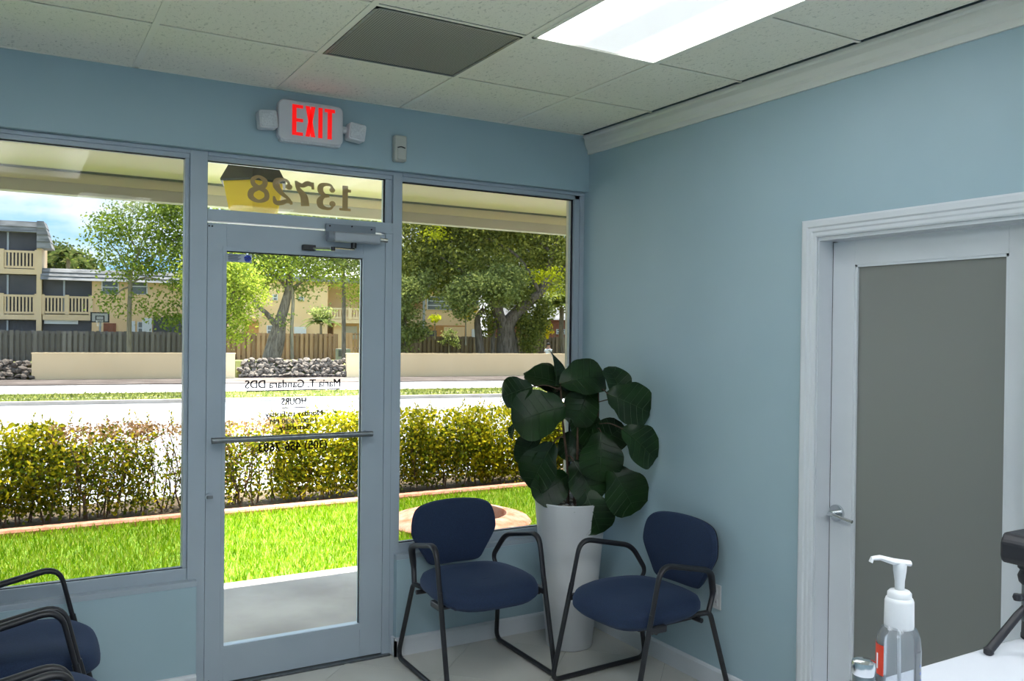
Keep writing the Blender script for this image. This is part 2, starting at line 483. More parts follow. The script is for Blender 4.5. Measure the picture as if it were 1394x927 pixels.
class MB:
    def __init__(self):
        self.v = []
        self.f = []

    def quad(self, *pts):
        i = len(self.v)
        self.v += [Vector(q) for q in pts]
        self.f.append(tuple(range(i, i + len(pts))))
        return self

    def box(self, x0, y0, z0, x1, y1, z1):
        return self.hexa([(x0, y0, z0), (x1, y0, z0), (x1, y1, z0), (x0, y1, z0), (x0, y0, z1), (x1, y0, z1), (x1, y1, z1), (x0, y1, z1)])

    def hexa(self, p8):
        i = len(self.v)
        self.v += [Vector(q) for q in p8]
        for f in ((0, 3, 2, 1), (4, 5, 6, 7), (0, 1, 5, 4), (1, 2, 6, 5), (2, 3, 7, 6), (3, 0, 4, 7)):
            self.f.append(tuple(i + k for k in f))
        return self

    def prism(self, poly, a, b):
        """poly: list of points; swept by vector from offset a to offset b"""
        a = Vector(a); b = Vector(b)
        i = len(self.v); n = len(poly)
        self.v += [Vector(q) + a for q in poly] + [Vector(q) + b for q in poly]
        self.f.append(tuple(range(i, i + n))[::-1])
        self.f.append(tuple(range(i + n, i + 2 * n)))
        for k in range(n):
            j = (k + 1) % n
            self.f.append((i + k, i + j, i + n + j, i + n + k))
        return self

    def tube(self, path, r, n=10, cap=True, flat=1.0, up=None):
        P = [Vector(q) for q in path]
        R = r if isinstance(r, (list, tuple)) else [r] * len(P)
        i0 = len(self.v)
        px = None
        for k, q in enumerate(P):
            d = (P[min(k + 1, len(P) - 1)] - P[max(k - 1, 0)]).normalized()
            if up is not None:
                y = Vector(up)
                x = d.cross(y).normalized()
            else:
                if px is None:
                    x, _ = frame_axes(d)
                else:
                    x = (px - d * px.dot(d)).normalized()
            y = d.cross(x).normalized()
            px = x
            for j in range(n):
                a = 2 * PI * j / n
                self.v.append(q + x * (R[k] * math.cos(a)) + y * (R[k] * flat * math.sin(a)))
        for k in range(len(P) - 1):
            for j in range(n):
                j2 = (j + 1) % n
                a = i0 + k * n
                self.f.append((a + j, a + j2, a + n + j2, a + n + j))
        if cap:
            self.f.append(tuple(i0 + j for j in range(n))[::-1])
            e = i0 + (len(P) - 1) * n
            self.f.append(tuple(e + j for j in range(n)))
        return self

    def lathe(self, prof, c=(0, 0, 0), n=28, cap=True, sx=1.0, sy=1.0):
        c = Vector(c)
        i0 = len(self.v)
        for r, z in prof:
            for j in range(n):
                a = 2 * PI * j / n
                self.v.append(c + Vector((r * sx * math.cos(a), r * sy * math.sin(a), z)))
        for k in range(len(prof) - 1):
            for j in range(n):
                j2 = (j + 1) % n
                a = i0 + k * n
                self.f.append((a + j, a + j2, a + n + j2, a + n + j))
        if cap:
            self.f.append(tuple(i0 + j for j in range(n))[::-1])
            e = i0 + (len(prof) - 1) * n
            self.f.append(tuple(e + j for j in range(n)))
        return self

    def grid(self, fn, nu, nv, closed_u=False):
        i0 = len(self.v)
        for a in range(nu):
            for b in range(nv):
                self.v.append(Vector(fn(a, b)))
        for a in range(nu if closed_u else nu - 1):
            a2 = (a + 1) % nu
            for b in range(nv - 1):
                self.f.append((i0 + a * nv + b, i0 + a2 * nv + b, i0 + a2 * nv + b + 1, i0 + a * nv + b + 1))
        return self

    def mesh(self, name, off=Vector((0, 0, 0))):
        me = bpy.data.meshes.new(name)
        me.from_pydata([tuple(q - off) for q in self.v], [], self.f)
        me.validate()
        bm = bmesh.new(); bm.from_mesh(me)
        bmesh.ops.recalc_face_normals(bm, faces=bm.faces)
        bm.to_mesh(me); bm.free()
        return me

    def build(self, name, m, parent=None, smooth=False, bevel=0.0, local=False, seg=2):
        off = Vector((0, 0, 0))
        if parent is not None and not local:
            off = ORIGIN.get(parent.name, Vector((0, 0, 0)))
        me = self.mesh(name, off)
        me.materials.append(M[m] if isinstance(m, str) else m)
        o = bpy.data.objects.new(name, me)
        link(o, parent)
        if parent is not None:
            ORIGIN[o.name] = ORIGIN.get(parent.name, Vector((0, 0, 0)))
        if smooth:
            for q in me.polygons: q.use_smooth = True
            try:
                me.set_sharp_from_angle(angle=math.radians(42))
            except Exception:
                pass
        if bevel:
            b = o.modifiers.new('bevel', 'BEVEL')
            b.width = bevel; b.segments = seg; b.limit_method = 'ANGLE'
        return o

def struct(name, mb, m, **k):
    return tag(mb.build(name, m, **k), kind='structure')

def empty_struct(name):
    o = bpy.data.objects.new(name, None)
    link(o)
    ORIGIN[o.name] = Vector((0, 0, 0))
    return tag(o, kind='structure')

def leaf_object(name, C, N, T, size, m, parent=None, aspect=0.55, kind=None, fold=0.15):
    """vectorised leaves: centres C, normals N, tip directions T, lengths size"""
    C = np.asarray(C, float); N = np.asarray(N, float); T = np.asarray(T, float)
    size = np.asarray(size, float)[:, None]
    N /= np.linalg.norm(N, axis=1)[:, None] + 1e-9
    T = T - N * (T * N).sum(1)[:, None]
    T /= np.linalg.norm(T, axis=1)[:, None] + 1e-9
    S = np.cross(N, T)
    n = len(C)
    base = C - T * size * 0.5
    tip = C + T * size * 0.5
    l = C + S * size * aspect * 0.5 + N * size * fold
    r = C - S * size * aspect * 0.5 + N * size * fold
    V = np.stack([base, r, tip, l], 1).reshape(-1, 3)
    if parent is not None:
        V = V - np.array(ORIGIN.get(parent.name, Vector((0, 0, 0))))
    i = np.arange(n)[:, None] * 4
    F = np.concatenate([i + np.array([[0, 1, 2]]), i + np.array([[0, 2, 3]])], 1).reshape(-1)
    me = bpy.data.meshes.new(name)
    me.vertices.add(len(V)); me.vertices.foreach_set('co', V.reshape(-1))
    nt = 2 * n
    me.loops.add(nt * 3); me.loops.foreach_set('vertex_index', F.astype(np.int32))
    me.polygons.add(nt)
    me.polygons.foreach_set('loop_start', (np.arange(nt) * 3).astype(np.int32))
    me.update(calc_edges=True)
    me.materials.append(M[m])
    o = bpy.data.objects.new(name, me)
    link(o, parent)
    if kind: o['kind'] = kind
    return o

def unit(rng, n):
    a = rng.normal(size=(n, 3))
    return a / np.linalg.norm(a, axis=1)[:, None]

# street frame: s along the road, t away from the clinic, z up
SA = math.radians(-8.5)
SE = Vector((math.cos(SA), math.sin(SA), 0)); SN = Vector((-math.sin(SA), math.cos(SA), 0)); SO = Vector((-2.16, 31.1, 0))
def SP(s, t, z):
    return SO + SE * s + SN * t + Vector((0, 0, z))
def sbox(mb, s0, s1, t0, t1, z0, z1):
    return mb.hexa([SP(s0, t0, z0), SP(s1, t0, z0), SP(s1, t1, z0), SP(s0, t1, z0), SP(s0, t0, z1), SP(s1, t0, z1), SP(s1, t1, z1), SP(s0, t1, z1)])
def ray(u, v):
    return FWD + RGT * ((u - 697) / FPX) - UPV * ((v - 463.5) / FPX)
def st(u, v, t):
    """survey point: street coordinates (s, z) of a photo point lying at street offset t"""
    d = ray(u, v)
    k = (t - (CAM - SO).dot(SN)) / d.dot(SN)
    q = CAM + d * k
    return (q - SO).dot(SE), q.z
def srect(u0, v0, u1, v1, t):
    s0, _ = st(u0, (v0 + v1) / 2, t); s1, _ = st(u1, (v0 + v1) / 2, t)
    _, z1 = st((u0 + u1) / 2, v0, t); _, z0 = st((u0 + u1) / 2, v1, t)
    return s0, s1, z0, z1
def depth_point(u, v, Z):
    return CAM + ray(u, v) * Z

# ================================================================ THE ROOM
H = 2.7295
XL, YB = -4.2, -6.0          # left wall, rear wall
TW = 0.17                    # front wall outer face
HEAD = 2.418
KNEE = 0.478

# floor: polished tiles laid on the diagonal
fl = struct('floor', MB().box(XL, YB, -0.12, 0.0, 0.10, -0.004), 'grout')
def clip_rect(poly, x0, x1, y0, y1):
    def cl(P, f, inter):
        out = []
        for i in range(len(P)):
            a, b = P[i], P[(i + 1) % len(P)]
            ia, ib = f(a), f(b)
            if ia: out.append(a)
            if ia != ib: out.append(inter(a, b))
        return out
    def ix(c): return lambda a, b: (c, a[1] + (b[1] - a[1]) * (c - a[0]) / (b[0] - a[0]))
    def iy(c): return lambda a, b: (a[0] + (b[0] - a[0]) * (c - a[1]) / (b[1] - a[1]), c)
    for f, i in ((lambda q: q[0] >= x0, ix(x0)), (lambda q: q[0] <= x1, ix(x1)), (lambda q: q[1] >= y0, iy(y0)), (lambda q: q[1] <= y1, iy(y1))):
        poly = cl(poly, f, i)
        if len(poly) < 3: return []
    return poly
TS, GAP = 0.50, 0.0022
full_tile = None
c45 = math.sqrt(0.5)
for i in range(-20, 21):
    for j in range(-20, 21):
        cx = -1.034 + (i + 0.5) * TS * c45 - (j + 0.5) * TS * c45
        cy = -0.322 + (i + 0.5) * TS * c45 + (j + 0.5) * TS * c45
        h = (TS / 2 - GAP / 2) * math.sqrt(2)
        poly = [(cx + h, cy), (cx, cy + h), (cx - h, cy), (cx, cy - h)]
        q = clip_rect(poly, XL, 0.0, YB, 0.015)
        if len(q) < 3: continue
        area = abs(sum(q[k][0] * q[(k + 1) % len(q)][1] - q[(k + 1) % len(q)][0] * q[k][1] for k in range(len(q)))) / 2
        if area < 0.002: continue
        whole = area > TS * TS * 0.97
        if whole and full_tile is not None:
            o = bpy.data.objects.new('floor_tile', full_tile)
            link(o, fl); o.location = (cx, cy, 0)
            continue
        mb = MB().prism([(x - cx, y - cy, 0) for x, y in q], (0, 0, -0.004), (0, 0, 0.0))
        o = mb.build('floor_tile', 'floor_tile', fl, local=True)
        o.location = (cx, cy, 0)
        if whole: full_tile = o.data

# walls
wb = MB()
wb.box(XL, 0.0, HEAD, 0.0, TW, H + 0.4)                  # header above the glazing
wb.box(XL, 0.0, -0.1, -2.093, TW, KNEE)                  # low wall under the big window
wb.box(-1.140, 0.0, -0.1, 0.0, TW, KNEE)                 # low wall under the right window
wb.box(XL, 0.0, KNEE, -3.62, TW, HEAD)
struct('wall_back', wb, 'wall')
wr = MB()
wr.box(0.0, -1.607, -0.1, 0.14, TW, H + 0.4)
wr.box(0.0, YB, -0.1, 0.14, -2.440, H + 0.4)
wr.box(0.0, -2.440, 2.018, 0.14, -1.607, H + 0.4)
struct('wall_right', wr, 'wall')
struct('wall_left', MB().box(XL - 0.14, YB, -0.1, XL, TW, H + 0.4), 'wall')
struct('wall_rear', MB().box(XL - 0.14, YB - 0.14, -0.1, 0.14, YB, H + 0.4), 'wall')

# baseboards
def board_profile(mb, a, b, inward, h=0.092, th=0.014):
    a, b, n = Vector(a), Vector(b), Vector(inward)
    prof = [(0, 0), (th, 0), (th, h - 0.012), (th - 0.006, h - 0.003), (0, h)]
    poly = [a + n * q[0] + Vector((0, 0, q[1])) for q in prof]
    return mb.prism(poly, (0, 0, 0), b - a)
struct('baseboard_back', board_profile(board_profile(MB(), (XL, 0, 0), (-2.093, 0, 0), (0, -1, 0)), (-1.152, 0, 0), (-0.014, 0, 0), (0, -1, 0)).box(-1.152, -0.014, 0, -1.140, 0.045, 0.09), 'white_trim')
struct('baseboard_right', board_profile(board_profile(MB(), (0, 0, 0), (0, -1.536, 0), (-1, 0, 0)), (0, -2.52, 0), (0, YB, 0), (-1, 0, 0)), 'white_trim')
struct('baseboard_left', board_profile(MB(), (XL, 0, 0), (XL, YB, 0), (1, 0, 0)), 'white_trim')

# crown moulding on the right wall
cp = [(0, H), (-0.0435, H), (-0.0435, H - 0.012), (-0.036, H - 0.020), (-0.034, H - 0.040), (-0.024, H - 0.066), (-0.014, H - 0.080), (-0.012, H - 0.104), (0, H - 0.104)]
struct('trim_1', MB().prism([(x, 0, z) for x, z in cp], (0, -0.001, 0), (0, YB, 0)), 'crown')

# ceiling grid
ceil = struct('ceiling', MB().box(XL, YB, H + 0.05, 0.0, 0.0, H + 0.09), 'dark_gap')
TG = 0.6096
X0, Y0 = -0.5321, -0.602
col_edges = [0.0] + [X0 - k * TG for k in range(0, 7) if X0 - k * TG > XL] + [XL]
row_edges = [0.0] + [Y0 - k * 0.6115 for k in range(0, 10) if Y0 - k * 0.6115 > YB] + [YB]
TROFFERS = [(1, 2), (1, 6), (4, 3), (5, 7), (3, 6)]        # (column, first row): two rows long
skip = set()
for c, r in TROFFERS:
    skip.add((c, r)); skip.add((c, r + 1))
GRILLE = (2, 1)
skip.add(GRILLE)
tile_cache = {}
for ci in range(len(col_edges) - 1):
    for ri in range(len(row_edges) - 1):
        if (ci, ri) in skip: continue
        x1, x0 = col_edges[ci], col_edges[ci + 1]
        y1, y0 = row_edges[ri], row_edges[ri + 1]
        if ci == 0: x1 = -0.047
        g = 0.0085
        w, d = x1 - x0 - 0.0235, y1 - y0 - 0.0205
        if w < 0.03 or d < 0.03: continue
        key = (round(w, 3), round(d, 3))
        if key in tile_cache:
            o = bpy.data.objects.new('ceiling_tile', tile_cache[key]); link(o, ceil)
        else:
            o = MB().box(-w / 2, -d / 2, 0, w / 2, d / 2, 0.016).build('ceiling_tile', 'ceil_tile', ceil, local=True)
            tile_cache[key] = o.data
        o.location = ((x0 + x1) / 2, (y0 + y1) / 2, H + 0.003)
        if (ci + ri) % 2: o.rotation_euler = (0, 0, PI)
for x in col_edges[1:-1]:
    MB().box(x - 0.012, YB, H - 0.001, x + 0.012, -0.002, H + 0.002).build('tee_bar', 'tee', ceil)
for ri, y in enumerate(row_edges[1:-1]):
    for ci in range(len(col_edges) - 1):
        if (ci, ri) in TROFFERS: continue                 # a troffer spans this joint
        xb = -0.047 if ci == 0 else col_edges[ci] - 0.012
        xa = col_edges[ci + 1] + 0.012
        if xb - xa < 0.02: continue
        MB().box(xa, y - 0.0075, H - 0.0005, xb, y + 0.0075, H + 0.0022).build('cross_tee', 'tee', ceil)
MB().box(XL, -0.016, H - 0.001, -0.047, -0.0005, H + 0.002).build('wall_angle', 'tee', ceil)

# troffers: the first is in view, the rest are added unseen fill
def troffer(ci, ri, label, lens='diffuser'):
    x1, x0 = col_edges[ci], col_edges[ci + 1]
    y1, y0 = row_edges[ri], row_edges[ri + 2]
    cx, cy = (x0 + x1) / 2, (y0 + y1) / 2
    w, d = (x1 - x0) / 2 - 0.013, (y1 - y0) / 2 - 0.010
    t = thing('troffer_light', label, 'ceiling light', (cx, cy, H))
    mb = MB()
    f = 0.014
    for a in ((-w, -d, -w + f, d), (w - f, -d, w, d), (-w, -d, w, -d + f), (-w, d - f, w, d)):
        mb.box(cx + a[0], cy + a[1], H - 0.006, cx + a[2], cy + a[3], H + 0.012)
    mb.build('frame', 'tee', t)
    MB().box(cx - w + f, cy - d + f, H + 0.001, cx + w - f, cy + d - f, H + 0.006).build('prismatic_lens', lens, t)
    MB().box(cx - w, cy - d, H + 0.013, cx + w, cy + d, H + 0.047).build('housing', 'grey_metal', t)
    return t
troffer(1, 2, 'lit fluorescent troffer with prismatic lens in the ceiling grid near the crown moulding', 'diffuser_dim')
troffer(1, 6, 'lit fluorescent troffer in the ceiling over the reception counter')  # extra lamp out of view, added to brighten the room
troffer(4, 3, 'lit fluorescent troffer in the ceiling above the left chair row')  # unseen lamp put in for more light on the left
troffer(3, 6, 'lit fluorescent troffer in the middle of the ceiling towards the rear wall')  # added out of view to lift the ambient light
troffer(5, 7, 'lit fluorescent troffer in the ceiling near the rear wall corner')  # unseen fill lamp, added for light from the rear

# return air grille
x1, x0 = col_edges[GRILLE[0]], col_edges[GRILLE[0] + 1]
y1, y0 = row_edges[GRILLE[1]], row_edges[GRILLE[1] + 1]
gr = thing('air_return_grille', 'square grey perforated air return grille set in the ceiling grid', 'vent', ((x0 + x1) / 2, (y0 + y1) / 2, H))
mb = MB()
g = 0.014
for a in ((x0 + g, y0 + g, x0 + g + 0.012, y1 - g), (x1 - g - 0.012, y0 + g, x1 - g, y1 - g), (x0 + g, y0 + g, x1 - g, y0 + g + 0.012), (x0 + g, y1 - g - 0.012, x1 - g, y1 - g)):
    mb.box(a[0], a[1], H - 0.003, a[2], a[3], H + 0.01)
mb.build('frame', 'steel', gr)
MB().box(x0 + g + 0.012, y0 + g + 0.012, H + 0.0005, x1 - g - 0.012, y1 - g - 0.012, H + 0.004).build('perforated_panel', 'grille', gr)

# ---------------------------------------------------------------- storefront glazing
FY = 0.050                   # inner face of the aluminium frame
def bar(mb, x0, z0, x1, z1, y0=FY, y1=0.11):
    return mb.box(x0, y0, z0, x1, y1, z1)
def glazing(name, gx0, gx1, gz0, gz1, glass, frame_rects, gk=0.007):
    """one window of the shopfront: bars, inner bead, black gasket, pane"""
    w = empty_struct(name)
    for nm, a, y0 in frame_rects:
        bar(MB(), *a, y0=y0).build(nm, 'frame', w, bevel=0.002)
    for a in ((gx0, gz0, gx0 + gk * 0.4, gz1), (gx1 - gk, gz0, gx1, gz1), (gx0, gz1 - gk, gx1, gz1), (gx0, gz0, gx1, gz0 + gk * 0.4)):
        bar(MB(), *a, y0=0.066, y1=0.072).build('gasket', 'gasket', w)
    p = MB().box(gx0 - 0.004, 0.074, gz0 - 0.004, gx1 + 0.004, 0.078, gz1 + 0.004).build('glass_pane', glass, w)
    return w, p
# big left window
ML0, ML1 = -2.127, -2.052    # first mullion
MR0, MR1 = -1.162, -1.113    # second mullion
HB0, HB1 = 2.108, 2.161      # door head bar
w1, p1 = glazing('window_1', -3.60, -2.130, 0.552, 2.383, 'glass_tint', [
    ('head_bar', (-3.62, 2.380, ML0, HEAD), FY), ('head_bead', (-3.62, 2.400, ML0, HEAD - 0.001), 0.038),
    ('sill_bar', (-3.62, 0.500, ML0, 0.552), FY), ('sill_ledge', (-3.62, KNEE - 0.002, -2.090, 0.502), 0.006),
    ('mullion', (ML0, 0.0, ML1, HEAD), 0.040), ('jamb_bead', (ML0 - 0.018, 0.53, ML0, 2.40), 0.056), ('jamb', (-3.62, 0.50, -3.60, HEAD), FY)])
# transom over the door
w3, p3 = glazing('window_3', -2.050, -1.197, 2.161, 2.383, 'glass_clear', [
    ('head_bar', (ML1, 2.380, MR0, HEAD), FY), ('head_bead', (ML1, 2.400, MR0, HEAD - 0.001), 0.038),
    ('door_head_bar', (ML1, HB0, MR0, HB1), 0.036), ('side_bead', (-1.197, HB1, MR0, 2.383), 0.056)])
# right window
w2, p2 = glazing('window_2', -1.112, -0.063, 0.548, 2.380, 'glass_tint', [
    ('head_bar', (MR1, 2.377, 0.0, HEAD), FY), ('head_bead', (MR1, 2.400, 0.0, HEAD - 0.001), 0.038),
    ('sill_bar', (MR1, 0.500, 0.0, 0.548), FY), ('sill_ledge', (-1.140, KNEE - 0.002, 0.0, 0.502), 0.006),
    ('mullion', (MR0, 0.0, MR1, HEAD), 0.040), ('jamb', (-0.063, 0.50, -0.028, HEAD), FY), ('jamb_bead', (-0.028, 0.50, 0.0, HEAD), 0.042)], gk=0.010)

# shopfront door
DX0, DX1 = -2.050, -1.200
GX0, GX1, GZ0, GZ1 = -1.966, -1.315, 0.176, 1.978
DY0, DY1 = 0.046, 0.092
d1 = empty_struct('door_1')
MB().box(DX0, DY0, 0.012, GX0, DY1, 2.100).build('stile', 'frame', d1, bevel=0.002)
MB().box(GX1, DY0, 0.012, DX1, DY1, 2.100).build('stile', 'frame', d1, bevel=0.002)
MB().box(GX0, DY0 + 0.001, GZ1, GX1, DY1, 2.100).build('top_rail', 'frame', d1)
MB().box(GX0, DY0 + 0.001, 0.012, GX1, DY1, GZ0).build('bottom_rail', 'frame', d1)
for a in ((GX0 - 0.016, GZ0 - 0.028, GX0, GZ1 + 0.02), (GX1, GZ0 - 0.028, GX1 + 0.016, GZ1 + 0.02), (GX0, GZ0 - 0.028, GX1, GZ0), (GX0, GZ1, GX1, GZ1 + 0.02)):
    MB().box(a[0], DY0 - 0.002, a[1], a[2], DY0 + 0.004, a[3]).build('glazing_bead', 'frame', d1)
for a in ((GX1 - 0.004, GZ0, GX1, GZ1), (GX0, GZ1 - 0.005, GX1, GZ1)):
    MB().box(a[0], 0.062, a[1], a[2], 0.068, a[3]).build('gasket', 'gasket', d1)
dg = MB().box(GX0 - 0.003, 0.070, GZ0 - 0.003, GX1 + 0.003, 0.075, GZ1 + 0.003).build('glass_pane', 'glass_clear', d1)
MB().box(DX1, 0.040, 0.0, MR0, 0.10, HB0).build('door_jamb', 'frame', d1, bevel=0.002)
MB().box(DX1 - 0.002, 0.055, 0.0, DX1 + 0.002, 0.09, 2.1).build('shadow_gap', 'gasket', d1)
MB().box(ML1, 0.02, -0.004, MR0, 0.13, 0.008).build('threshold', 'steel', d1)
pb = MB().tube([(-2.036, -0.010, 1.124), (-1.279, -0.010, 1.119)], 0.0135, 14).build('push_bar', 'steel', d1, smooth=True)
for x in (-2.005, -1.300):
    MB().tube([(x, -0.010, 1.121), (x, DY0, 1.121)], 0.009, 10).build('standoff', 'steel', pb, smooth=True)
lk = MB().tube([(-2.034, DY0 + 0.002, 0.865), (-2.034, DY0 - 0.010, 0.865)], 0.019, 18).build('lock_cylinder', 'frame', d1, smooth=True)
MB().box(-2.047, DY0 - 0.022, 0.858, -2.020, DY0 - 0.010, 0.872).build('thumb_turn', 'steel', lk, bevel=0.003)
MB().box(-2.048, DY0 - 0.001, 0.800, -2.018, DY0 + 0.001, 0.845).build('lock_plate', 'frame', d1)
for x in (-2.043, -2.030):
    MB().tube([(x, DY0 + 0.001, 2.085), (x, DY0 - 0.002, 2.085)], 0.004, 8).build('screw', 'gasket', d1)
    MB().tube([(x, DY0 + 0.001, 0.028), (x, DY0 - 0.002, 0.028)], 0.004, 8).build('screw', 'gasket', d1)

# lettering on the glass (reads from outside, so it is mirrored in here)
def text_mesh(name, body, x_left, x_right, z0, height, m, parent, y, bold=0.0011):
    """x_left..x_right in world x as seen from inside; the text runs towards -x"""
    cu = bpy.data.curves.new(name, 'FONT')
    cu.body = body
    cu.size = 1.0
    cu.resolution_u = 3
    tmp = bpy.data.objects.new(name + '_tmp', cu)
    COL.objects.link(tmp)
    dg_ = bpy.context.evaluated_depsgraph_get()
    me = bpy.data.meshes.new_from_object(tmp.evaluated_get(dg_))
    bpy.data.objects.remove(tmp)
    co = np.array([v.co[:] for v in me.vertices])
    x0, x1 = co[:, 0].min(), co[:, 0].max()
    # cap height of the built-in face is about 0.69 of its size
    sx = (x_right - x_left) / (x1 - x0)
    sz = height / 0.69
    for v in me.vertices:
        X, Y = v.co.x, v.co.y
        v.co = (x_right - (X - x0) * sx, y, z0 + Y * sz)
    me.materials.clear()
    mb = MB()                                    # heavier strokes: the outline laid down four times, a hair apart
    base = [v.co.copy() for v in me.vertices]
    polys = [tuple(q.vertices) for q in me.polygons]
    for dx, dz in ((-bold, -bold * 0.5), (bold, -bold * 0.5), (-bold, bold * 0.5), (bold, bold * 0.5)):
        i0 = len(mb.v)
        mb.v += [q + Vector((dx, 0, dz)) for q in base]
        mb.f += [tuple(i0 + k for k in f) for f in polys]
    bpy.data.meshes.remove(me)
    me = bpy.data.meshes.new(name)
    me.from_pydata([tuple(q) for q in mb.v], [], mb.f)
    me.materials.append(M[m])
    o = bpy.data.objects.new(name, me)
    link(o, parent)
    return o
LY = 0.0765
text_mesh('lettering', 'Maria T. Gandara DDS', -1.872, -1.416, 1.348, 0.037, 'decal', dg, LY)
MB().box(-1.866, LY - 0.0003, 1.333, -1.418, LY + 0.0003, 1.3382).build('underline', 'decal', dg)
MB().box(-1.866, LY - 0.0003, 1.400, -1.418, LY + 0.0003, 1.4045).build('overline', 'decal', dg)
text_mesh('lettering', 'HOURS', -1.702, -1.585, 1.266, 0.032, 'decal', dg, LY)
MB().box(-1.702, LY - 0.0003, 1.2495, -1.585, LY + 0.0003, 1.2545).build('underline', 'decal', dg)
text_mesh('lettering', 'Monday to Friday', -1.778, -1.503, 1.211, 0.026, 'decal', dg, LY)
text_mesh('lettering', '10:00 - 6:30 PM', -1.755, -1.535, 1.178, 0.022, 'decal_white', dg, LY)
text_mesh('lettering', 'Saturday', -1.712, -1.568, 1.147, 0.024, 'decal', dg, LY)
text_mesh('lettering', '(305) 456-7683', -1.808, -1.480, 1.050, 0.040, 'decal', dg, LY)

# bronze house number on the transom: heavy serif figures
def stroke(mb, pts, widths, n=8, closed=False):
    P = smooth_path([(x, 0, z) for x, z in pts], n) if len(pts) > 2 else [Vector((x, 0, z)) for x, z in pts]
    W = []
    for k in range(len(P)):
        f = k / (len(P) - 1) * (len(widths) - 1)
        i = min(int(f), len(widths) - 2)
        W.append(widths[i] * (1 - (f - i)) + widths[i + 1] * (f - i))
    L, R = [], []
    for k, q in enumerate(P):
        d = (P[min(k + 1, len(P) - 1)] - P[max(k - 1, 0)]).normalized()
        nrm = Vector((-d.z, 0, d.x))
        L.append(q + nrm * W[k] / 2); R.append(q - nrm * W[k] / 2)
    for k in range(len(P) - 1):
        mb.quad(L[k], L[k + 1], R[k + 1], R[k])
    return mb
def disc(mb, x, z, r):
    return mb.quad(*[(x + r * math.cos(2 * PI * k / 14), 0, z + r * math.sin(2 * PI * k / 14)) for k in range(14)])
def digit(ch):
    mb = MB()
    if ch == '1':
        stroke(mb, [(0.33, 0.02), (0.33, 0.98)], [0.29, 0.29])
        stroke(mb, [(0.03, 0.04), (0.63, 0.04)], [0.10, 0.10])
        stroke(mb, [(0.36, 0.93), (0.20, 0.80), (0.02, 0.78)], [0.16, 0.12, 0.11])
    elif ch == '3':
        stroke(mb, [(0.13, 0.78), (0.22, 0.93), (0.40, 0.95), (0.55, 0.87), (0.56, 0.68), (0.42, 0.55), (0.26, 0.53)], [0.08, 0.09, 0.12, 0.20, 0.20, 0.12, 0.08])
        stroke(mb, [(0.26, 0.52), (0.46, 0.49), (0.58, 0.33), (0.55, 0.14), (0.38, 0.05), (0.20, 0.07), (0.11, 0.22)], [0.08, 0.14, 0.22, 0.22, 0.12, 0.09, 0.08])
        disc(mb, 0.16, 0.76, 0.10); disc(mb, 0.15, 0.24, 0.11)
    elif ch == '7':
        stroke(mb, [(0.08, 0.70), (0.10, 0.98)], [0.09, 0.09])
        stroke(mb, [(0.08, 0.86), (0.25, 0.92), (0.42, 0.82), (0.62, 0.90)], [0.14, 0.20, 0.16, 0.16])
        stroke(mb, [(0.62, 0.98), (0.55, 0.70), (0.37, 0.40), (0.32, 0.02)], [0.08, 0.14, 0.24, 0.27])
    elif ch == '2':
        stroke(mb, [(0.16, 0.70), (0.20, 0.88), (0.36, 0.96), (0.54, 0.88), (0.56, 0.68), (0.40, 0.44), (0.18, 0.24), (0.08, 0.04)], [0.08, 0.09, 0.11, 0.21, 0.22, 0.16, 0.10, 0.09])
        disc(mb, 0.17, 0.70, 0.11)
        stroke(mb, [(0.06, 0.10), (0.24, 0.15), (0.42, 0.07), (0.58, 0.08), (0.64, 0.30)], [0.10, 0.15, 0.18, 0.16, 0.06])
    elif ch == '8':
        stroke(mb, [(0.34, 0.54), (0.16, 0.64), (0.14, 0.82), (0.34, 0.95), (0.54, 0.84), (0.52, 0.66), (0.34, 0.54)], [0.16, 0.19, 0.18, 0.10, 0.15, 0.17, 0.16])
        stroke(mb, [(0.34, 0.55), (0.10, 0.42), (0.08, 0.18), (0.34, 0.05), (0.60, 0.18), (0.58, 0.40), (0.34, 0.55)], [0.16, 0.17, 0.18, 0.11, 0.20, 0.21, 0.16])
    return mb
NUM_Y = 0.0795
for ch, px0, px1, pz0, pz1 in (('1', 462, 478, 287, 252.5), ('3', 431, 457, 286, 249), ('7', 401, 428, 281, 246), ('2', 371, 399, 280, 242), ('8', 337, 367, 276, 238.5)):
    def wp(u, v):
        d = ray(u, v); k = (NUM_Y - CAM.y) / d.y
        return CAM + d * k
    A, B = wp(px0, (pz0 + pz1) / 2), wp(px1, (pz0 + pz1) / 2)
    Zb, Zt = wp((px0 + px1) / 2, pz0).z, wp((px0 + px1) / 2, pz1).z
    mb = digit(ch)
    xs = [q.x for q in mb.v]; zs = [q.z for q in mb.v]
    xa, xb, za, zb = min(xs), max(xs), min(zs), max(zs)
    for k, q in enumerate(mb.v):
        mb.v[k] = Vector((B.x + (A.x - B.x) * (q.x - xa) / (xb - xa), NUM_Y + 0.0001 * (k % 3), Zb + (Zt - Zb) * (q.z - za) / (zb - za)))
    mb.build('house_number_digit', 'decal_gold', p3)

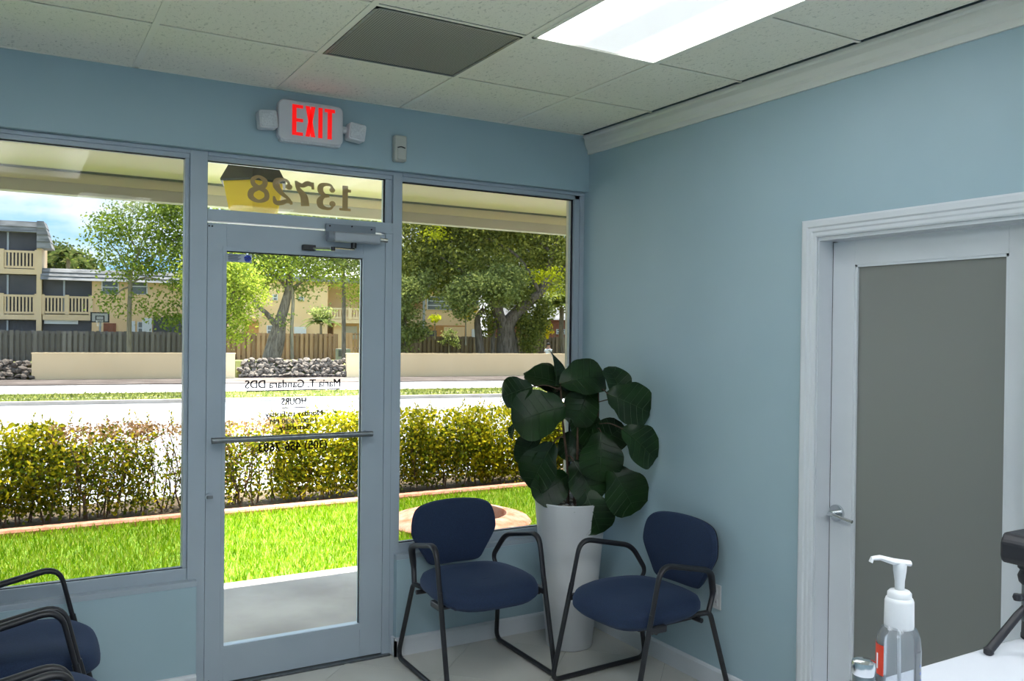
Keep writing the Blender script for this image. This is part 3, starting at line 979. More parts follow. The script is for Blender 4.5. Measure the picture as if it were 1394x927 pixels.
# alarm company sticker in the door glass corner
sk = MB().box(-1.962, 0.0688, 1.930, -1.848, 0.0696, 1.968).build('security_sticker', 'sticker', dg)
mb = MB()
for k in range(6):
    mb.box(-1.956 + 0.003 * (k % 2), 0.0681, 1.960 - 0.0048 * k, -1.897 - 0.007 * (k % 3), 0.0687, 1.963 - 0.0048 * k)
mb.build('small_print', 'sticker_dark', sk)
oc = [(-1.867 + 0.0165 * math.cos(PI / 8 + k * PI / 4), 0, 1.949 + 0.0165 * math.sin(PI / 8 + k * PI / 4)) for k in range(8)]
MB().prism(oc, (0, 0.0676, 0), (0, 0.0686, 0)).build('octagon_badge', 'sticker_blue', sk)
text_mesh('badge_letters', 'ADT', -1.879, -1.855, 1.9445, 0.0095, 'sticker_white', sk, 0.0672, 0.0004)
ob = [o for o in sk.children if o.name.startswith('badge_letters')][0]
for v in ob.data.vertices:                       # this one faces the room
    v.co.x = -1.867 - (v.co.x + 1.867)

# door closer at the head of the shopfront door
dc = thing('door_closer', 'grey surface-mounted door closer with jointed arm above the glass door', 'door closer', (-1.385, 0.02, 2.0))
MB().box(-1.512, 0.016, 2.078, -1.262, 0.036, 2.133).build('mounting_plate', 'plate_metal', dc, bevel=0.002)
for x, z in ((-1.495, 2.122), (-1.385, 2.126), (-1.285, 2.118)):
    MB().tube([(x, 0.017, z), (x, 0.012, z)], 0.004, 8).build('screw', 'gasket', dc)
cb = MB().box(-1.490, -0.040, 2.044, -1.255, 0.016, 2.092).build('closer_body', 'grey_metal', dc, bevel=0.010, seg=3)
MB().tube([(-1.516, -0.012, 2.067), (-1.488, -0.012, 2.067)], 0.024, 18).build('end_cap', 'plate_metal', dc, smooth=True)
MB().tube([(-1.256, -0.010, 2.068), (-1.212, -0.010, 2.066)], 0.011, 10).build('spindle', 'brass', dc, smooth=True)
MB().tube([(-1.385, -0.012, 2.046), (-1.385, -0.012, 2.018)], 0.014, 12).build('pinion', 'black_metal', dc, smooth=True)
MB().tube([(-1.385, -0.014, 2.014), (-1.502, -0.055, 2.012)], 0.0075, 8, flat=0.6).build('main_arm', 'brass', dc, smooth=True)
MB().tube([(-1.502, -0.055, 2.016), (-1.502, -0.055, 1.996)], 0.010, 10).build('elbow_joint', 'black_metal', dc, smooth=True)
MB().tube([(-1.502, -0.055, 2.004), (-1.575, 0.028, 2.010)], 0.0065, 8).build('forearm', 'brass', dc, smooth=True)
MB().box(-1.622, 0.020, 2.000, -1.560, 0.046, 2.026).build('arm_shoe', 'black_metal', dc, bevel=0.003)

# ---------------------------------------------------------------- exit sign, sensor, outlet
def rounded_rect(x0, z0, x1, z1, r, n=5):
    out = []
    for cx, cz, a0 in ((x1 - r, z1 - r, 0), (x0 + r, z1 - r, PI / 2), (x0 + r, z0 + r, PI), (x1 - r, z0 + r, 1.5 * PI)):
        for k in range(n + 1):
            a = a0 + k / n * PI / 2
            out.append((cx + r * math.cos(a), 0, cz + r * math.sin(a)))
    return out
ex = thing('exit_sign', 'white exit sign with lit red letters and two emergency lamp heads above the door', 'exit sign', (-1.605, 0, 2.50))
ey = -0.045
MB().prism(rounded_rect(-1.762, 2.494, -1.454, 2.680, 0.030), (0, 0.0, 0), (0, ey, 0)).build('housing', 'exit_body', ex, bevel=0.006, smooth=True)
MB().prism(rounded_rect(-1.750, 2.488, -1.462, 2.52, 0.012), (0, 0.0, 0), (0, ey * 0.8, 0)).build('bottom_lip', 'lens', ex)
def letter(ch, x0, x1, z0, z1, s):
    mb = MB()
    y0, y1 = ey - 0.0025, ey + 0.001
    def r(a, b, c, d): mb.box(a, y0, b, c, y1, d)
    w = x1 - x0
    if ch == 'E':
        r(x0, z0, x0 + s, z1); r(x0 + s, z1 - s * 0.75, x1, z1); r(x0 + s, z0, x1, z0 + s * 0.75)
        zm = (z0 + z1) / 2; r(x0 + s, zm - s * 0.38, x1, zm + s * 0.38)
    elif ch == 'I':
        r(x0, z0, x1, z1)
    elif ch == 'T':
        c = (x0 + x1) / 2; r(x0, z1 - s * 0.75, x1, z1); r(c - s / 2, z0, c + s / 2, z1 - s * 0.75)
    elif ch == 'X':
        for a, b in ((x0, x1 - s), (x1 - s, x0)):
            mb.prism([(a, 0, z0), (a + s, 0, z0), (b + s, 0, z1), (b, 0, z1)], (0, y0, 0), (0, y1, 0))
    mb.build('letter', 'exit_red', ex)
lz0, lz1 = 2.520, 2.660
letter('E', -1.698, -1.648, lz0, lz1, 0.019)
letter('X', -1.636, -1.590, lz0, lz1, 0.0195)
letter('I', -1.575, -1.556, lz0, lz1, 0.019)
letter('T', -1.545, -1.496, lz0, lz1, 0.020)
for cx, cz, side in ((-1.812, 2.572, -1), (-1.392, 2.566, 1)):
    hd = MB().prism(rounded_rect(cx - 0.042, cz - 0.041, cx + 0.042, cz + 0.041, 0.012), (0, -0.012, 0), (0, -0.070, 0)).build('lamp_head', 'exit_body', ex, bevel=0.004, smooth=True)
    MB().prism(rounded_rect(cx - 0.034, cz - 0.031, cx + 0.034, cz + 0.031, 0.008), (0, -0.070, 0), (0, -0.074, 0)).build('lamp_lens', 'lens', hd)
    for ob_ in (hd, *hd.children):
        for vv in ob_.data.vertices:
            a_ = side * 0.10
            qx, qz = vv.co.x - (cx + 1.605), vv.co.z - (cz - 2.50)
            vv.co.x = cx + 1.605 + qx * math.cos(a_) + qz * math.sin(a_)
            vv.co.z = cz - 2.50 - qx * math.sin(a_) + qz * math.cos(a_)
    MB().tube([(cx - side * 0.02, -0.022, cz + 0.01), (cx - side * 0.075, -0.022, cz + 0.012)], 0.018, 12).build('lamp_arm', 'exit_body', ex, smooth=True)

sn = thing('motion_sensor', 'small ivory motion sensor on the wall beside the exit sign', 'sensor', (-1.157, 0, 2.458))
MB().prism(rounded_rect(-1.188, 2.458, -1.126, 2.585, 0.008), (0, 0, 0), (0, -0.042, 0)).build('body', 'sensor', sn, bevel=0.006, smooth=True)
MB().prism(rounded_rect(-1.178, 2.464, -1.134, 2.520, 0.006), (0, -0.042, 0), (0, -0.050, 0)).build('lens_window', 'sensor', sn, bevel=0.003)
MB().tube(smooth_path([(-1.176, -0.0455, 2.523), (-1.157, -0.0465, 2.528), (-1.137, -0.0455, 2.523)], 4), 0.0025, 6).build('lens_slot', 'gasket', sn)

ol = thing('wall_outlet', 'white electrical outlet low on the blue wall behind the right chair', 'outlet', (0, -1.052, 0.36))
MB().box(-0.006, -1.087, 0.363, 0, -1.017, 0.477).build('cover_plate', 'white_plastic', ol, bevel=0.003)
for z in (0.395, 0.445):
    s_ = MB().box(-0.009, -1.069, z - 0.015, -0.006, -1.035, z + 0.015).build('socket', 'white_plastic', ol, bevel=0.003)
    mb = MB()
    for dy in (-0.007, 0.007):
        mb.box(-0.0095, -1.052 + dy - 0.0012, z - 0.004, -0.009, -1.052 + dy + 0.0012, z + 0.006)
    mb.build('slots', 'gasket', s_)

# ---------------------------------------------------------------- inner door with frosted glass
d2 = empty_struct('door_2')
ix = 0.080                              # door face stands back in the jamb
def dbox(y0, z0, y1, z1, x0=ix, x1=ix + 0.04): return MB().box(x0, min(y0, y1), z0, x1, max(y0, y1), z1)
LY0, LY1, DGA, DGB, DGT, DGZ = -1.614, -2.428, -1.718, -2.329, 1.905, 0.245
dbox(LY0, 0.01, DGA, 2.000).build('stile', 'white_trim', d2, bevel=0.002)
dbox(DGB, 0.01, LY1, 2.000).build('stile', 'white_trim', d2, bevel=0.002)
dbox(DGA, DGT, DGB, 2.000, x0=ix + 0.0005).build('top_rail', 'white_trim', d2)
dbox(DGA, 0.01, DGB, DGZ, x0=ix + 0.0005).build('bottom_rail', 'white_trim', d2)
fx = ix + 0.014
MB().box(fx, DGB - 0.002, DGZ - 0.002, fx + 0.008, DGA + 0.002, DGT + 0.002).build('frosted_pane', 'frosted', d2)
for a in ((DGA, DGZ, DGA - 0.010, DGT), (DGB + 0.010, DGZ, DGB, DGT), (DGA, DGT - 0.010, DGB, DGT), (DGA, DGZ, DGB, DGZ + 0.010)):
    dbox(*a, x0=ix + 0.004, x1=ix + 0.014).build('glazing_bead', 'white_trim', d2)
# jamb lining
MB().box(0.0, -1.611, 0.0, 0.14, -1.605, 2.018).build('jamb', 'white_trim', d2)
MB().box(0.0, -2.442, 0.0, 0.14, -2.431, 2.018).build('jamb', 'white_trim', d2)
MB().box(0.0, -2.431, 2.004, 0.14, -1.611, 2.020).build('head_jamb', 'white_trim', d2)
MB().box(ix + 0.002, -1.6145, 0.0, ix + 0.03, -1.6105, 2.004).build('shadow_gap', 'gasket', d2)
# lever handle
hx = ix
hy, hz = -1.653, 0.908
rose = MB().tube([(hx, hy, hz), (hx - 0.012, hy, hz)], 0.033, 24).build('handle_rose', 'chrome', d2, smooth=True)
MB().tube([(hx - 0.012, hy, hz), (hx - 0.042, hy, hz)], 0.012, 14).build('handle_neck', 'chrome', rose, smooth=True)
MB().tube(smooth_path([(hx - 0.040, hy + 0.010, hz + 0.001), (hx - 0.044, hy - 0.028, hz - 0.003), (hx - 0.040, hy - 0.068, hz - 0.011), (hx - 0.036, hy - 0.098, hz - 0.015)], 4), 0.0085, 10, flat=0.8).build('lever', 'chrome', rose, smooth=True)
# casing: stepped profile, mitred
def casing():
    mb = MB()
    prof = [(0, 0), (0.010, 0.0), (0.013, 0.006), (0.013, 0.018), (0.017, 0.024), (0.017, 0.036), (0.022, 0.042), (0.022, 0.062), (0.018, 0.070), (0, 0.070)]  # (projection, distance from opening)
    yi0, yi1, zi = -1.607, -2.440, 2.018
    def pt(k, seg):
        pr, w = prof[k]
        if seg == 0: return (-pr, yi0 + w, 0.0)
        if seg == 1: return (-pr, yi0 + w, zi + w)
        if seg == 2: return (-pr, yi1 - w, zi + w)
        return (-pr, yi1 - w, 0.0)
    n = len(prof)
    mb.grid(lambda a, b: pt(a, b), n, 4, closed_u=True)
    return mb
struct('trim_2', casing(), 'white_trim')

# ================================================================ FURNITURE
# ---- guest chair, local frame: forward +x, left +y
def superellipse(n, hx, hy, e):
    out = []
    for k in range(n):
        a = 2 * PI * k / n
        c, s = math.cos(a), math.sin(a)
        out.append((math.copysign(abs(c) ** (2 / e), c) * hx, math.copysign(abs(s) ** (2 / e), s) * hy))
    return out

def make_chair(label, group):
    t = thing('guest_chair', label, 'chair', (0, 0, 0), 0, group)
    # seat cushion
    mb = MB()
    ring = superellipse(40, 1, 1, 3.5)
    levels = [(0.80, 0.378), (0.93, 0.384), (1.0, 0.405), (1.0, 0.428), (0.965, 0.448), (0.86, 0.462), (0.60, 0.468), (0.30, 0.465)]
    def seat_pt(a, b):
        k, z = levels[b]
        x, y = ring[a % 40]
        X = 0.035 + x * k * 0.245
        wy = 0.262 * (1 - 0.10 * max(0, -x)) * k
        Y = y * wy
        f = max(0.0, (X - 0.05) / 0.24)
        Z = z - 0.034 * f * f - (0.008 * (1 - abs(y)) if b >= 6 else 0)
        return (X, Y, Z)
    mb.grid(seat_pt, 40, len(levels), closed_u=True)
    mb.f.append(tuple(a * len(levels) for a in range(40))[::-1])
    mb.f.append(tuple(a * len(levels) + len(levels) - 1 for a in range(40)))
    mb.build('seat', 'fabric', t, smooth=True, local=True)
    # seat pan
    MB().box(-0.17, -0.20, 0.356, 0.20, 0.20, 0.382).build('seat_pan', 'black_plastic', t, bevel=0.008, local=True)
    # backrest: shield-shaped cushion
    half = [(0.0, 0.458), (0.10, 0.458), (0.142, 0.468), (0.172, 0.510), (0.229, 0.602), (0.236, 0.650), (0.226, 0.705), (0.205, 0.740), (0.165, 0.760), (0.10, 0.772), (0.0, 0.777)]
    outline = [(y, z) for y, z in half] + [(-y, z) for y, z in half[-2:0:-1]]
    P = smooth_path([(y, z, 0) for y, z in outline + [outline[0]]], 3)[:-1]
    cz = 0.635
    def back_x(y, z): return -0.222 - (z - 0.46) * 0.09 + 0.30 * y * y
    prof = [(0.0, -0.022), (0.80, -0.022), (0.96, -0.016), (1.0, 0.0), (0.965, 0.018), (0.82, 0.030), (0.45, 0.035), (0.0, 0.036)]
    mb = MB()
    def bp(a, b):
        k, off = prof[b]
        k = max(k, 0.02)
        y = P[a % len(P)].x * k
        z = cz + (P[a % len(P)].y - cz) * k
        return (back_x(y, z) + off, y, z)
    mb.grid(bp, len(P), len(prof), closed_u=True)
    mb.build('backrest', 'fabric', t, smooth=True, local=True)
    mb = MB()
    prof2 = [(0.0, -0.030), (0.85, -0.030), (0.955, -0.022)]
    prof[:] = prof2
    mb.grid(bp, len(P), 3, closed_u=True)
    mb.build('back_shell', 'black_plastic', t, smooth=True, local=True)
    # frames
    for s in (1, -1):
        W = 0.274
        pth = fillet_path([(-0.176, s * 0.236, 0.392), (-0.218, s * 0.222, 0.465), (-0.160, s * 0.262, 0.585), (0.148, s * W, 0.652), (0.205, s * W, 0.41)], [0.03, 0.05, 0.07], 7)
        nn = len(pth)
        rad = [0.0125 + 0.0055 * math.sin(PI * min(1, max(0, (k / (nn - 1) - 0.15) / 0.8))) for k in range(nn)]
        MB().tube(pth, rad, 12, flat=0.72).build('armrest', 'black_plastic', t, smooth=True, local=True)
        leg = fillet_path([(0.196, s * W, 0.45), (0.302, s * 0.278, 0.013), (-0.273, s * 0.278, 0.013), (-0.180, s * 0.240, 0.392), (-0.06, s * 0.19, 0.376)], [0.045, 0.055, 0.025], 7)
        MB().tube(leg, 0.0118, 12).build('sled_leg', 'black_metal', t, smooth=True, local=True)
        MB().box(0.12, s * 0.274 - 0.012 if s > 0 else -0.262 - 0.024, 0.372, 0.21, s * 0.274 + 0.012 if s > 0 else -0.262, 0.40).build('seat_bracket', 'black_metal', t, bevel=0.004, local=True)
    MB().tube([(0.165, -0.27, 0.372), (0.165, 0.27, 0.372)], 0.011, 10).build('cross_bar', 'black_metal', t, smooth=True, local=True)
    MB().tube([(-0.12, -0.25, 0.366), (-0.12, 0.25, 0.366)], 0.011, 10).build('cross_bar', 'black_metal', t, smooth=True, local=True)
    return t
chair0 = make_chair('navy fabric guest chair under the right window, left of the white planter', 'navy guest chairs')
chair0.location = (-0.868, -0.312, 0); chair0.rotation_euler = (0, 0, -1.575)
for loc, rz, lab in (((-0.318, -0.915, 0), 3.199, 'navy fabric guest chair against the right wall in front of the outlet'),
                     ((-2.790, -0.335, 0), -0.02, 'navy guest chair of the left row closest to the window'),
                     ((-2.812, -0.925, 0), -0.017, 'second navy guest chair of the left row from the window'),
                     ((-2.806, -1.535, 0), 0.02, 'third navy guest chair of the left row, only its arm showing at the bottom edge')):
    c = copy_tree(chair0)
    c.location = loc; c.rotation_euler = (0, 0, rz)
    c['label'] = lab

# ---- planter and fiddle leaf fig
PX, PY = -0.285, -0.275
pl = thing('planter', 'tall white tapered round planter between the two navy chairs', 'planter', (PX, PY, 0))
prof = [(0.108, 0.0), (0.116, 0.004), (0.119, 0.012), (0.186, 0.742), (0.188, 0.752), (0.184, 0.757), (0.176, 0.755), (0.172, 0.748), (0.166, 0.700)]
MB().lathe(prof, (PX, PY, 0), 44, cap=False).build('pot', 'planter', pl, smooth=True)
MB().lathe([(0.001, 0.735), (0.10, 0.738), (0.170, 0.730), (0.168, 0.700)], (PX, PY, 0), 30, cap=False).build('soil', 'soil', pl, smooth=True)
rnd = random.Random(4)
mb = MB()
for k in range(60):
    a, r = rnd.uniform(0, 2 * PI), 0.16 * math.sqrt(rnd.random())
    q = Vector((PX + r * math.cos(a), PY + r * math.sin(a), 0.742))
    s = rnd.uniform(0.008, 0.016)
    mb.lathe([(s * 0.5, -s * 0.5), (s, 0), (s * 0.5, s * 0.5)], q, 6)
tag(mb.build('pebbles', 'pebble', pl, smooth=True), kind='stuff')

fig = thing('fiddle_leaf_fig', 'dark glossy fiddle leaf fig growing in the white planter', 'plant', (PX, PY, 0.735))
stems = [[(-0.03, -0.02, 0.72), (-0.045, -0.03, 0.95), (-0.08, -0.04, 1.15), (-0.09, -0.03, 1.33)],
         [(0.0, -0.03, 0.72), (0.01, -0.04, 0.95), (0.02, -0.02, 1.15), (0.0, 0.0, 1.38)],
         [(0.03, -0.02, 0.72), (0.07, -0.05, 0.95), (0.12, -0.06, 1.15), (0.125, -0.06, 1.32)]]
STEM = []
for sp in stems:
    q = smooth_path([(PX + x, PY + y, z) for x, y, z in sp], 6)
    MB().tube(q, [0.0085 * (1 - 0.5 * k / len(q)) for k in range(len(q))], 8).build('stem', 'stem', fig, smooth=True)
    STEM += q
# leaf: (photo x, photo y, length px, width px, tip angle (0 right, 90 up), depth offset, tilt up, tilt side)
LEAVES = [
    (734, 563, 70, 64, 200, -0.16, 25, 0), (703, 533, 44, 38, 195, -0.10, 10, -20), (748, 517, 64, 40, 150, 0.02, 52, 10),
    (757, 504, 60, 24, 55, 0.02, 30, 55), (794, 515, 64, 50, 20, -0.06, 30, 10), (841, 523, 50, 40, 110, -0.06, 20, 35),
    (858, 549, 66, 54, -20, 0.03, 10, 15), (793, 551, 56, 44, 250, -0.03, 15, -10), (795, 577, 54, 38, 300, 0.0, 5, 5),
    (719, 610, 50, 34, 235, -0.06, 15, -30), (736, 634, 68, 50, 240, -0.12, 8, -25), (752, 662, 54, 44, 215, -0.10, 20, 15),
    (781, 609, 40, 36, 160, 0.02, 5, 0), (818, 621, 62, 54, 268, -0.16, 10, 5), (872, 605, 64, 50, -35, -0.02, 15, 25),
    (797, 654, 58, 46, 300, -0.13, 15, 0), (850, 667, 66, 58, -60, -0.08, 8, 10), (807, 697, 58, 50, -70, -0.15, 6, 0),
    (697, 587, 22, 12, 245, -0.04, 5, -50), (738, 513, 56, 36, 120, 0.10, 40, -10), (826, 597, 60, 44, 40, 0.05, 20, 0), (775, 526, 60, 40, 200, 0.06, 45, -10)]
LS = {}
def fig_leaf(L, Wd):
    """fiddle-shaped blade in local coords: tip along +y, normal +z"""
    nu, nv = 15, 9
    def hw(t):
        base = 0.52 * math.sin(PI * min(1, t * 0.62 + 0.02)) ** 0.8 if t < 0.35 else 0.0
        a = max(0, 1 - abs((t - 0.60) / 0.405) ** 2.5) ** 0.42 if t > 0.2 else 0
        b = 0.62 * math.sqrt(max(0, 1 - ((t - 0.26) / 0.262) ** 2)) if t < 0.522 else 0
        return max(a, b, 0.02)
    ph = random.Random(int(L * 1e5)).uniform(0, 6)
    mb = MB()
    def pt(a, b):
        t = a / (nu - 1); v = b / (nv - 1) * 2 - 1
        w = hw(t) * Wd / 2
        z = 0.10 * L * (abs(v) ** 1.5) * math.sin(PI * t) - 0.30 * L * (t - 0.35) ** 2 + 0.055 * Wd * math.sin(9 * t + ph + (2 if v > 0 else 0)) * abs(v) ** 2
        return (v * w, (t - 0.5) * L, z)
    mb.grid(pt, nu, nv)
    return mb
for (u, v, lp, wp_, ang, dz, tu, ts) in LEAVES:
    Z = (Vector((PX, PY, 1.1)) - CAM).dot(FWD) + dz
    while depth_point(u + lp * 0.42, v, Z).x > -0.05 or depth_point(u, v, Z).y > -0.06: Z -= 0.02
    c = depth_point(u, v, Z)
    mpp = Z / FPX
    L, Wd = lp * mpp * 1.08, wp_ * mpp * 1.12
    a = math.radians(ang)
    hr = RGT.copy(); hr.z = 0; hr.normalize()
    hf = FWD.copy(); hf.z = 0; hf.normalize()
    up = Vector((0, 0, 1))
    nrm = (-hf * math.cos(math.radians(tu)) + up * math.sin(math.radians(tu)))
    nrm = (nrm * math.cos(math.radians(ts)) + hr * math.sin(math.radians(ts))).normalized()
    tip = hr * math.cos(a) + up * math.sin(a)
    tip = (tip - nrm * tip.dot(nrm)).normalized()
    side = tip.cross(nrm).normalized()
    mb = fig_leaf(L, Wd)
    R = Matrix((side, tip, nrm)).transposed()
    mb.v = [R @ q + c for q in mb.v]
    for q in mb.v:
        if q.x > -0.02: q.x = -0.02 - 0.1 * (q.x + 0.02)
        if q.y > -0.02: q.y = -0.02
    lf = mb.build('leaf', 'fig_leaf', fig, smooth=True)
    # midrib and side veins
    vb = MB()
    def on(t, k, lift=0.0018):
        i = min(14, max(0, int(round(t * 14)))); j = min(8, max(0, int(round((k + 1) * 4))))
        return mb.v[i * 9 + j] + nrm * lift
    vb.tube([on(t / 14, 0) for t in range(0, 14)], [0.0028 * (1 - t / 17) for t in range(14)], 5)
    for t in (3, 5, 7, 9, 11):
        for s in (-1, 1):
            vb.tube([on(t / 14, 0), on((t + 1) / 14, s * 0.5), on((t + 2) / 14, s * 0.88)], 0.0011, 4)
    vb.build('veins', 'fig_vein', lf, smooth=True)
    # petiole to the nearest stem point below the blade
    base = c - tip * L * 0.49
    near = min(STEM, key=lambda q: (q - base).length + (0.3 if q.z > base.z + 0.03 else 0))
    mid = (near + base) / 2 + Vector((0, 0, 0.015))
    MB().tube(smooth_path([near, mid, base + nrm * 0.0], 4), 0.0032, 6).build('petiole', 'stem', fig, smooth=True)

# ================================================================ RECEPTION COUNTER
CZ = 1.07
rc = thing('reception_counter', 'white laminate reception counter in the bottom right corner', 'counter', (-1.2, -3.45, 0))
MB().box(-2.25, -3.80, CZ - 0.035, -0.003, -3.102, CZ).build('countertop', 'counter', rc, bevel=0.006)
MB().box(-2.18, -3.72, 0.0, -0.003, -3.18, CZ - 0.035).build('base_panel', 'counter_base', rc)
MB().box(-2.16, -3.185, 0.0, -0.003, -3.174, 0.10).build('toe_kick', 'black_plastic', rc)

# sanitiser pump bottle
BX, BY = -1.814, -3.288
bt = thing('pump_bottle', 'clear plastic hand sanitizer bottle with white pump on the counter', 'bottle', (BX, BY, CZ))
K = 1.12 / FPX
MB().lathe([(0.020, 0.0), (0.0275, 0.003), (0.0295, 0.010), (0.0295, 0.150), (0.0285, 0.160), (0.024, 0.170), (0.018, 0.176), (0.016, 0.178)], (BX, BY, CZ), 32, sy=0.86).build('bottle_body', 'bottle', bt, smooth=True)
MB().lathe([(0.0255, 0.004), (0.0270, 0.010), (0.0270, 0.088), (0.001, 0.089)], (BX, BY, CZ), 28, sy=0.84).build('gel_fill', 'bottle', bt, smooth=True)
MB().lathe([(0.0178, 0.172), (0.0182, 0.176), (0.0178, 0.206), (0.0165, 0.210), (0.0150, 0.211), (0.0146, 0.217), (0.0120, 0.220), (0.0060, 0.221)], (BX, BY, CZ), 28).build('collar', 'white_plastic', bt, smooth=True)
pm = MB().lathe([(0.0058, 0.218), (0.0062, 0.232), (0.0082, 0.246), (0.0085, 0.253), (0.0070, 0.256)], (BX, BY, CZ), 16).build('pump_stem', 'white_plastic', bt, smooth=True)
nz = -RGT.copy(); nz.z = 0; nz.normalize()
b0 = Vector((BX, BY, CZ + 0.254))
MB().tube([b0 - nz * 0.013 + Vector((0, 0, 0.001)), b0 + nz * 0.008 + Vector((0, 0, 0.003)), b0 + nz * 0.026 + Vector((0, 0, 0.008)), b0 + nz * 0.036 + Vector((0, 0, 0.007)), b0 + nz * 0.038 + Vector((0, 0, 0.002))], [0.0060, 0.0070, 0.0052, 0.0042, 0.0038], 12, flat=0.62).build('nozzle', 'white_plastic', pm, smooth=True)
MB().tube([(BX, BY, CZ + 0.175), (BX + 0.004, BY, CZ + 0.02)], 0.0022, 8).build('dip_tube', 'white_plastic', bt, smooth=True)
def wrap(a0, a1, z0, z1, r, n=10, shear=0.0):
    mb = MB()
    def p(i, j):
        a = math.radians(a0 + (a1 - a0) * i / n)
        return (BX + r * math.cos(a), BY + r * 0.86 * math.sin(a), CZ + (z0 if j == 0 else z1) + shear * i / n)
    return mb.grid(p, n + 1, 2)
# camera sees the side towards about -120 degrees
wrap(120, 180, 0.113, 0.152, 0.0301).build('red_label', 'red_label', bt)
wrap(150, 158, 0.120, 0.140, 0.0303).build('label_mark', 'sticker_white', bt)
wrap(268, 304, 0.030, 0.146, 0.0301).build('print_panel', 'bottle', bt)
mb = MB()
for k in range(9):
    w_ = wrap(284, 289 + (k * 7) % 9, 0.050 + k * 0.0095, 0.0535 + k * 0.0095, 0.0304, n=3)
    i0 = len(mb.v); mb.v += w_.v; mb.f += [tuple(i0 + q for q in f) for f in w_.f]
mb.build('small_print', 'blue_label', bt)
wrap(130, 215, 0.020, 0.095, 0.0301).build('white_label', 'sticker_white', bt)

# chrome cylinder beside it
q = depth_point(1176, 905, 1.09)
cy_ = thing('chrome_canister', 'slim chrome-capped cylinder standing left of the pump bottle', 'canister', (q.x, q.y, CZ))
MB().lathe([(0.0125, 0.0), (0.0135, 0.002), (0.0135, 0.122), (0.0128, 0.123)], (q.x, q.y, CZ), 24).build('tube_body', 'steel', cy_, smooth=True)
MB().lathe([(0.0128, 0.121), (0.0145, 0.124), (0.0148, 0.134), (0.0140, 0.1385), (0.010, 0.1405), (0.001, 0.141)], (q.x, q.y, CZ), 24).build('cap', 'chrome', cy_, smooth=True)

# mini tripod with a black camera, cut by the right edge of the photo
tx, ty = -1.283, -3.158
tp = thing('tabletop_tripod', 'small black tabletop tripod with spread legs on the counter', 'tripod', (tx, ty, CZ))
hub = Vector((tx, ty, CZ + 0.088))
for ang in (152, 272, 32):
    a = math.radians(ang)
    foot = Vector((tx + 0.088 * math.cos(a), ty + 0.088 * math.sin(a), CZ + 0.007))
    if foot.y > -3.115: foot.y = -3.115
    if ang == 152: foot = Vector((-1.345, -3.128, CZ + 0.007))
    kn = hub + (foot - hub) * 0.25
    lg = MB().tube([hub, kn, foot], [0.0045, 0.0072, 0.0078], 10).build('leg', 'black_plastic', tp, smooth=True)
    MB().lathe([(0.005, -0.007), (0.0085, -0.004), (0.0085, 0.004), (0.004, 0.007)], foot, 10).build('rubber_foot', 'black_plastic', lg, smooth=True)
MB().tube([hub - Vector((0, 0, 0.03)), hub + Vector((0, 0, 0.035))], 0.009, 14).build('center_column', 'steel', tp, smooth=True)
MB().lathe([(0.006, 0.03), (0.014, 0.038), (0.016, 0.048), (0.012, 0.058), (0.016, 0.062), (0.016, 0.066)], hub, 16).build('ball_head', 'black_plastic', tp, smooth=True)
kq = hub + Vector((-0.020, 0.006, 0.012))
MB().tube([hub + Vector((0, 0, 0.012)), kq], 0.006, 10).build('clamp_screw', 'black_plastic', tp, smooth=True)
MB().lathe([(0.006, -0.005), (0.008, 0.0), (0.006, 0.006)], kq, 10).build('clamp_knob', 'black_plastic', tp, smooth=True)
wc = thing('webcam', 'black camera mounted on the tabletop tripod at the right edge', 'camera', (tx, ty, CZ + 0.155))
cz0 = CZ + 0.155
poly = [(-1.318, 0, cz0 + 0.012), (-1.312, 0, cz0 + 0.002), (-1.22, 0, cz0), (-1.22, 0, cz0 + 0.055), (-1.308, 0, cz0 + 0.055), (-1.318, 0, cz0 + 0.040)]
MB().prism(poly, (0, ty - 0.03, 0), (0, ty + 0.03, 0)).build('body', 'black_plastic', wc, bevel=0.005)
MB().tube([(-1.262, ty - 0.030, cz0 + 0.028), (-1.262, ty - 0.048, cz0 + 0.028)], 0.017, 18).build('lens_barrel', 'black_plastic', wc, smooth=True)
MB().tube([(-1.262, ty - 0.0475, cz0 + 0.028), (-1.262, ty - 0.0495, cz0 + 0.028)], 0.011, 18).build('lens_glass', 'pane', wc, smooth=True)

# ================================================================ OUTSIDE: own building
struct('roof', MB().box(XL - 4, YB - 0.2, H + 0.42, 8.0, 2.12, H + 0.62), 'ext_wall')
sf = struct('soffit', MB().box(XL - 4, TW, 2.60, 8.0, 2.02, 2.64), 'soffit')
MB().box(XL - 4, 2.020, 2.587, 8.0, 2.034, 2.64).build('groove', 'steel', sf)
MB().box(XL - 4, 2.034, 2.525, 8.0, 2.10, 2.75).build('upper_fascia', 'soffit_band', sf)
MB().box(XL - 4, 2.046, 2.452, 8.0, 2.14, 2.528).build('fascia_board', 'fascia', sf)
MB().box(XL - 4, 2.10, 2.50, 8.0, 2.16, H + 0.62).build('outer_fascia', 'ext_wall', sf)
struct('wall_outside', MB().box(-0.030, 0.112, -0.2, 8.0, TW + 0.01, H + 0.4).box(XL - 4, 0.112, -0.2, -3.64, TW + 0.01, H + 0.4), 'ext_wall')

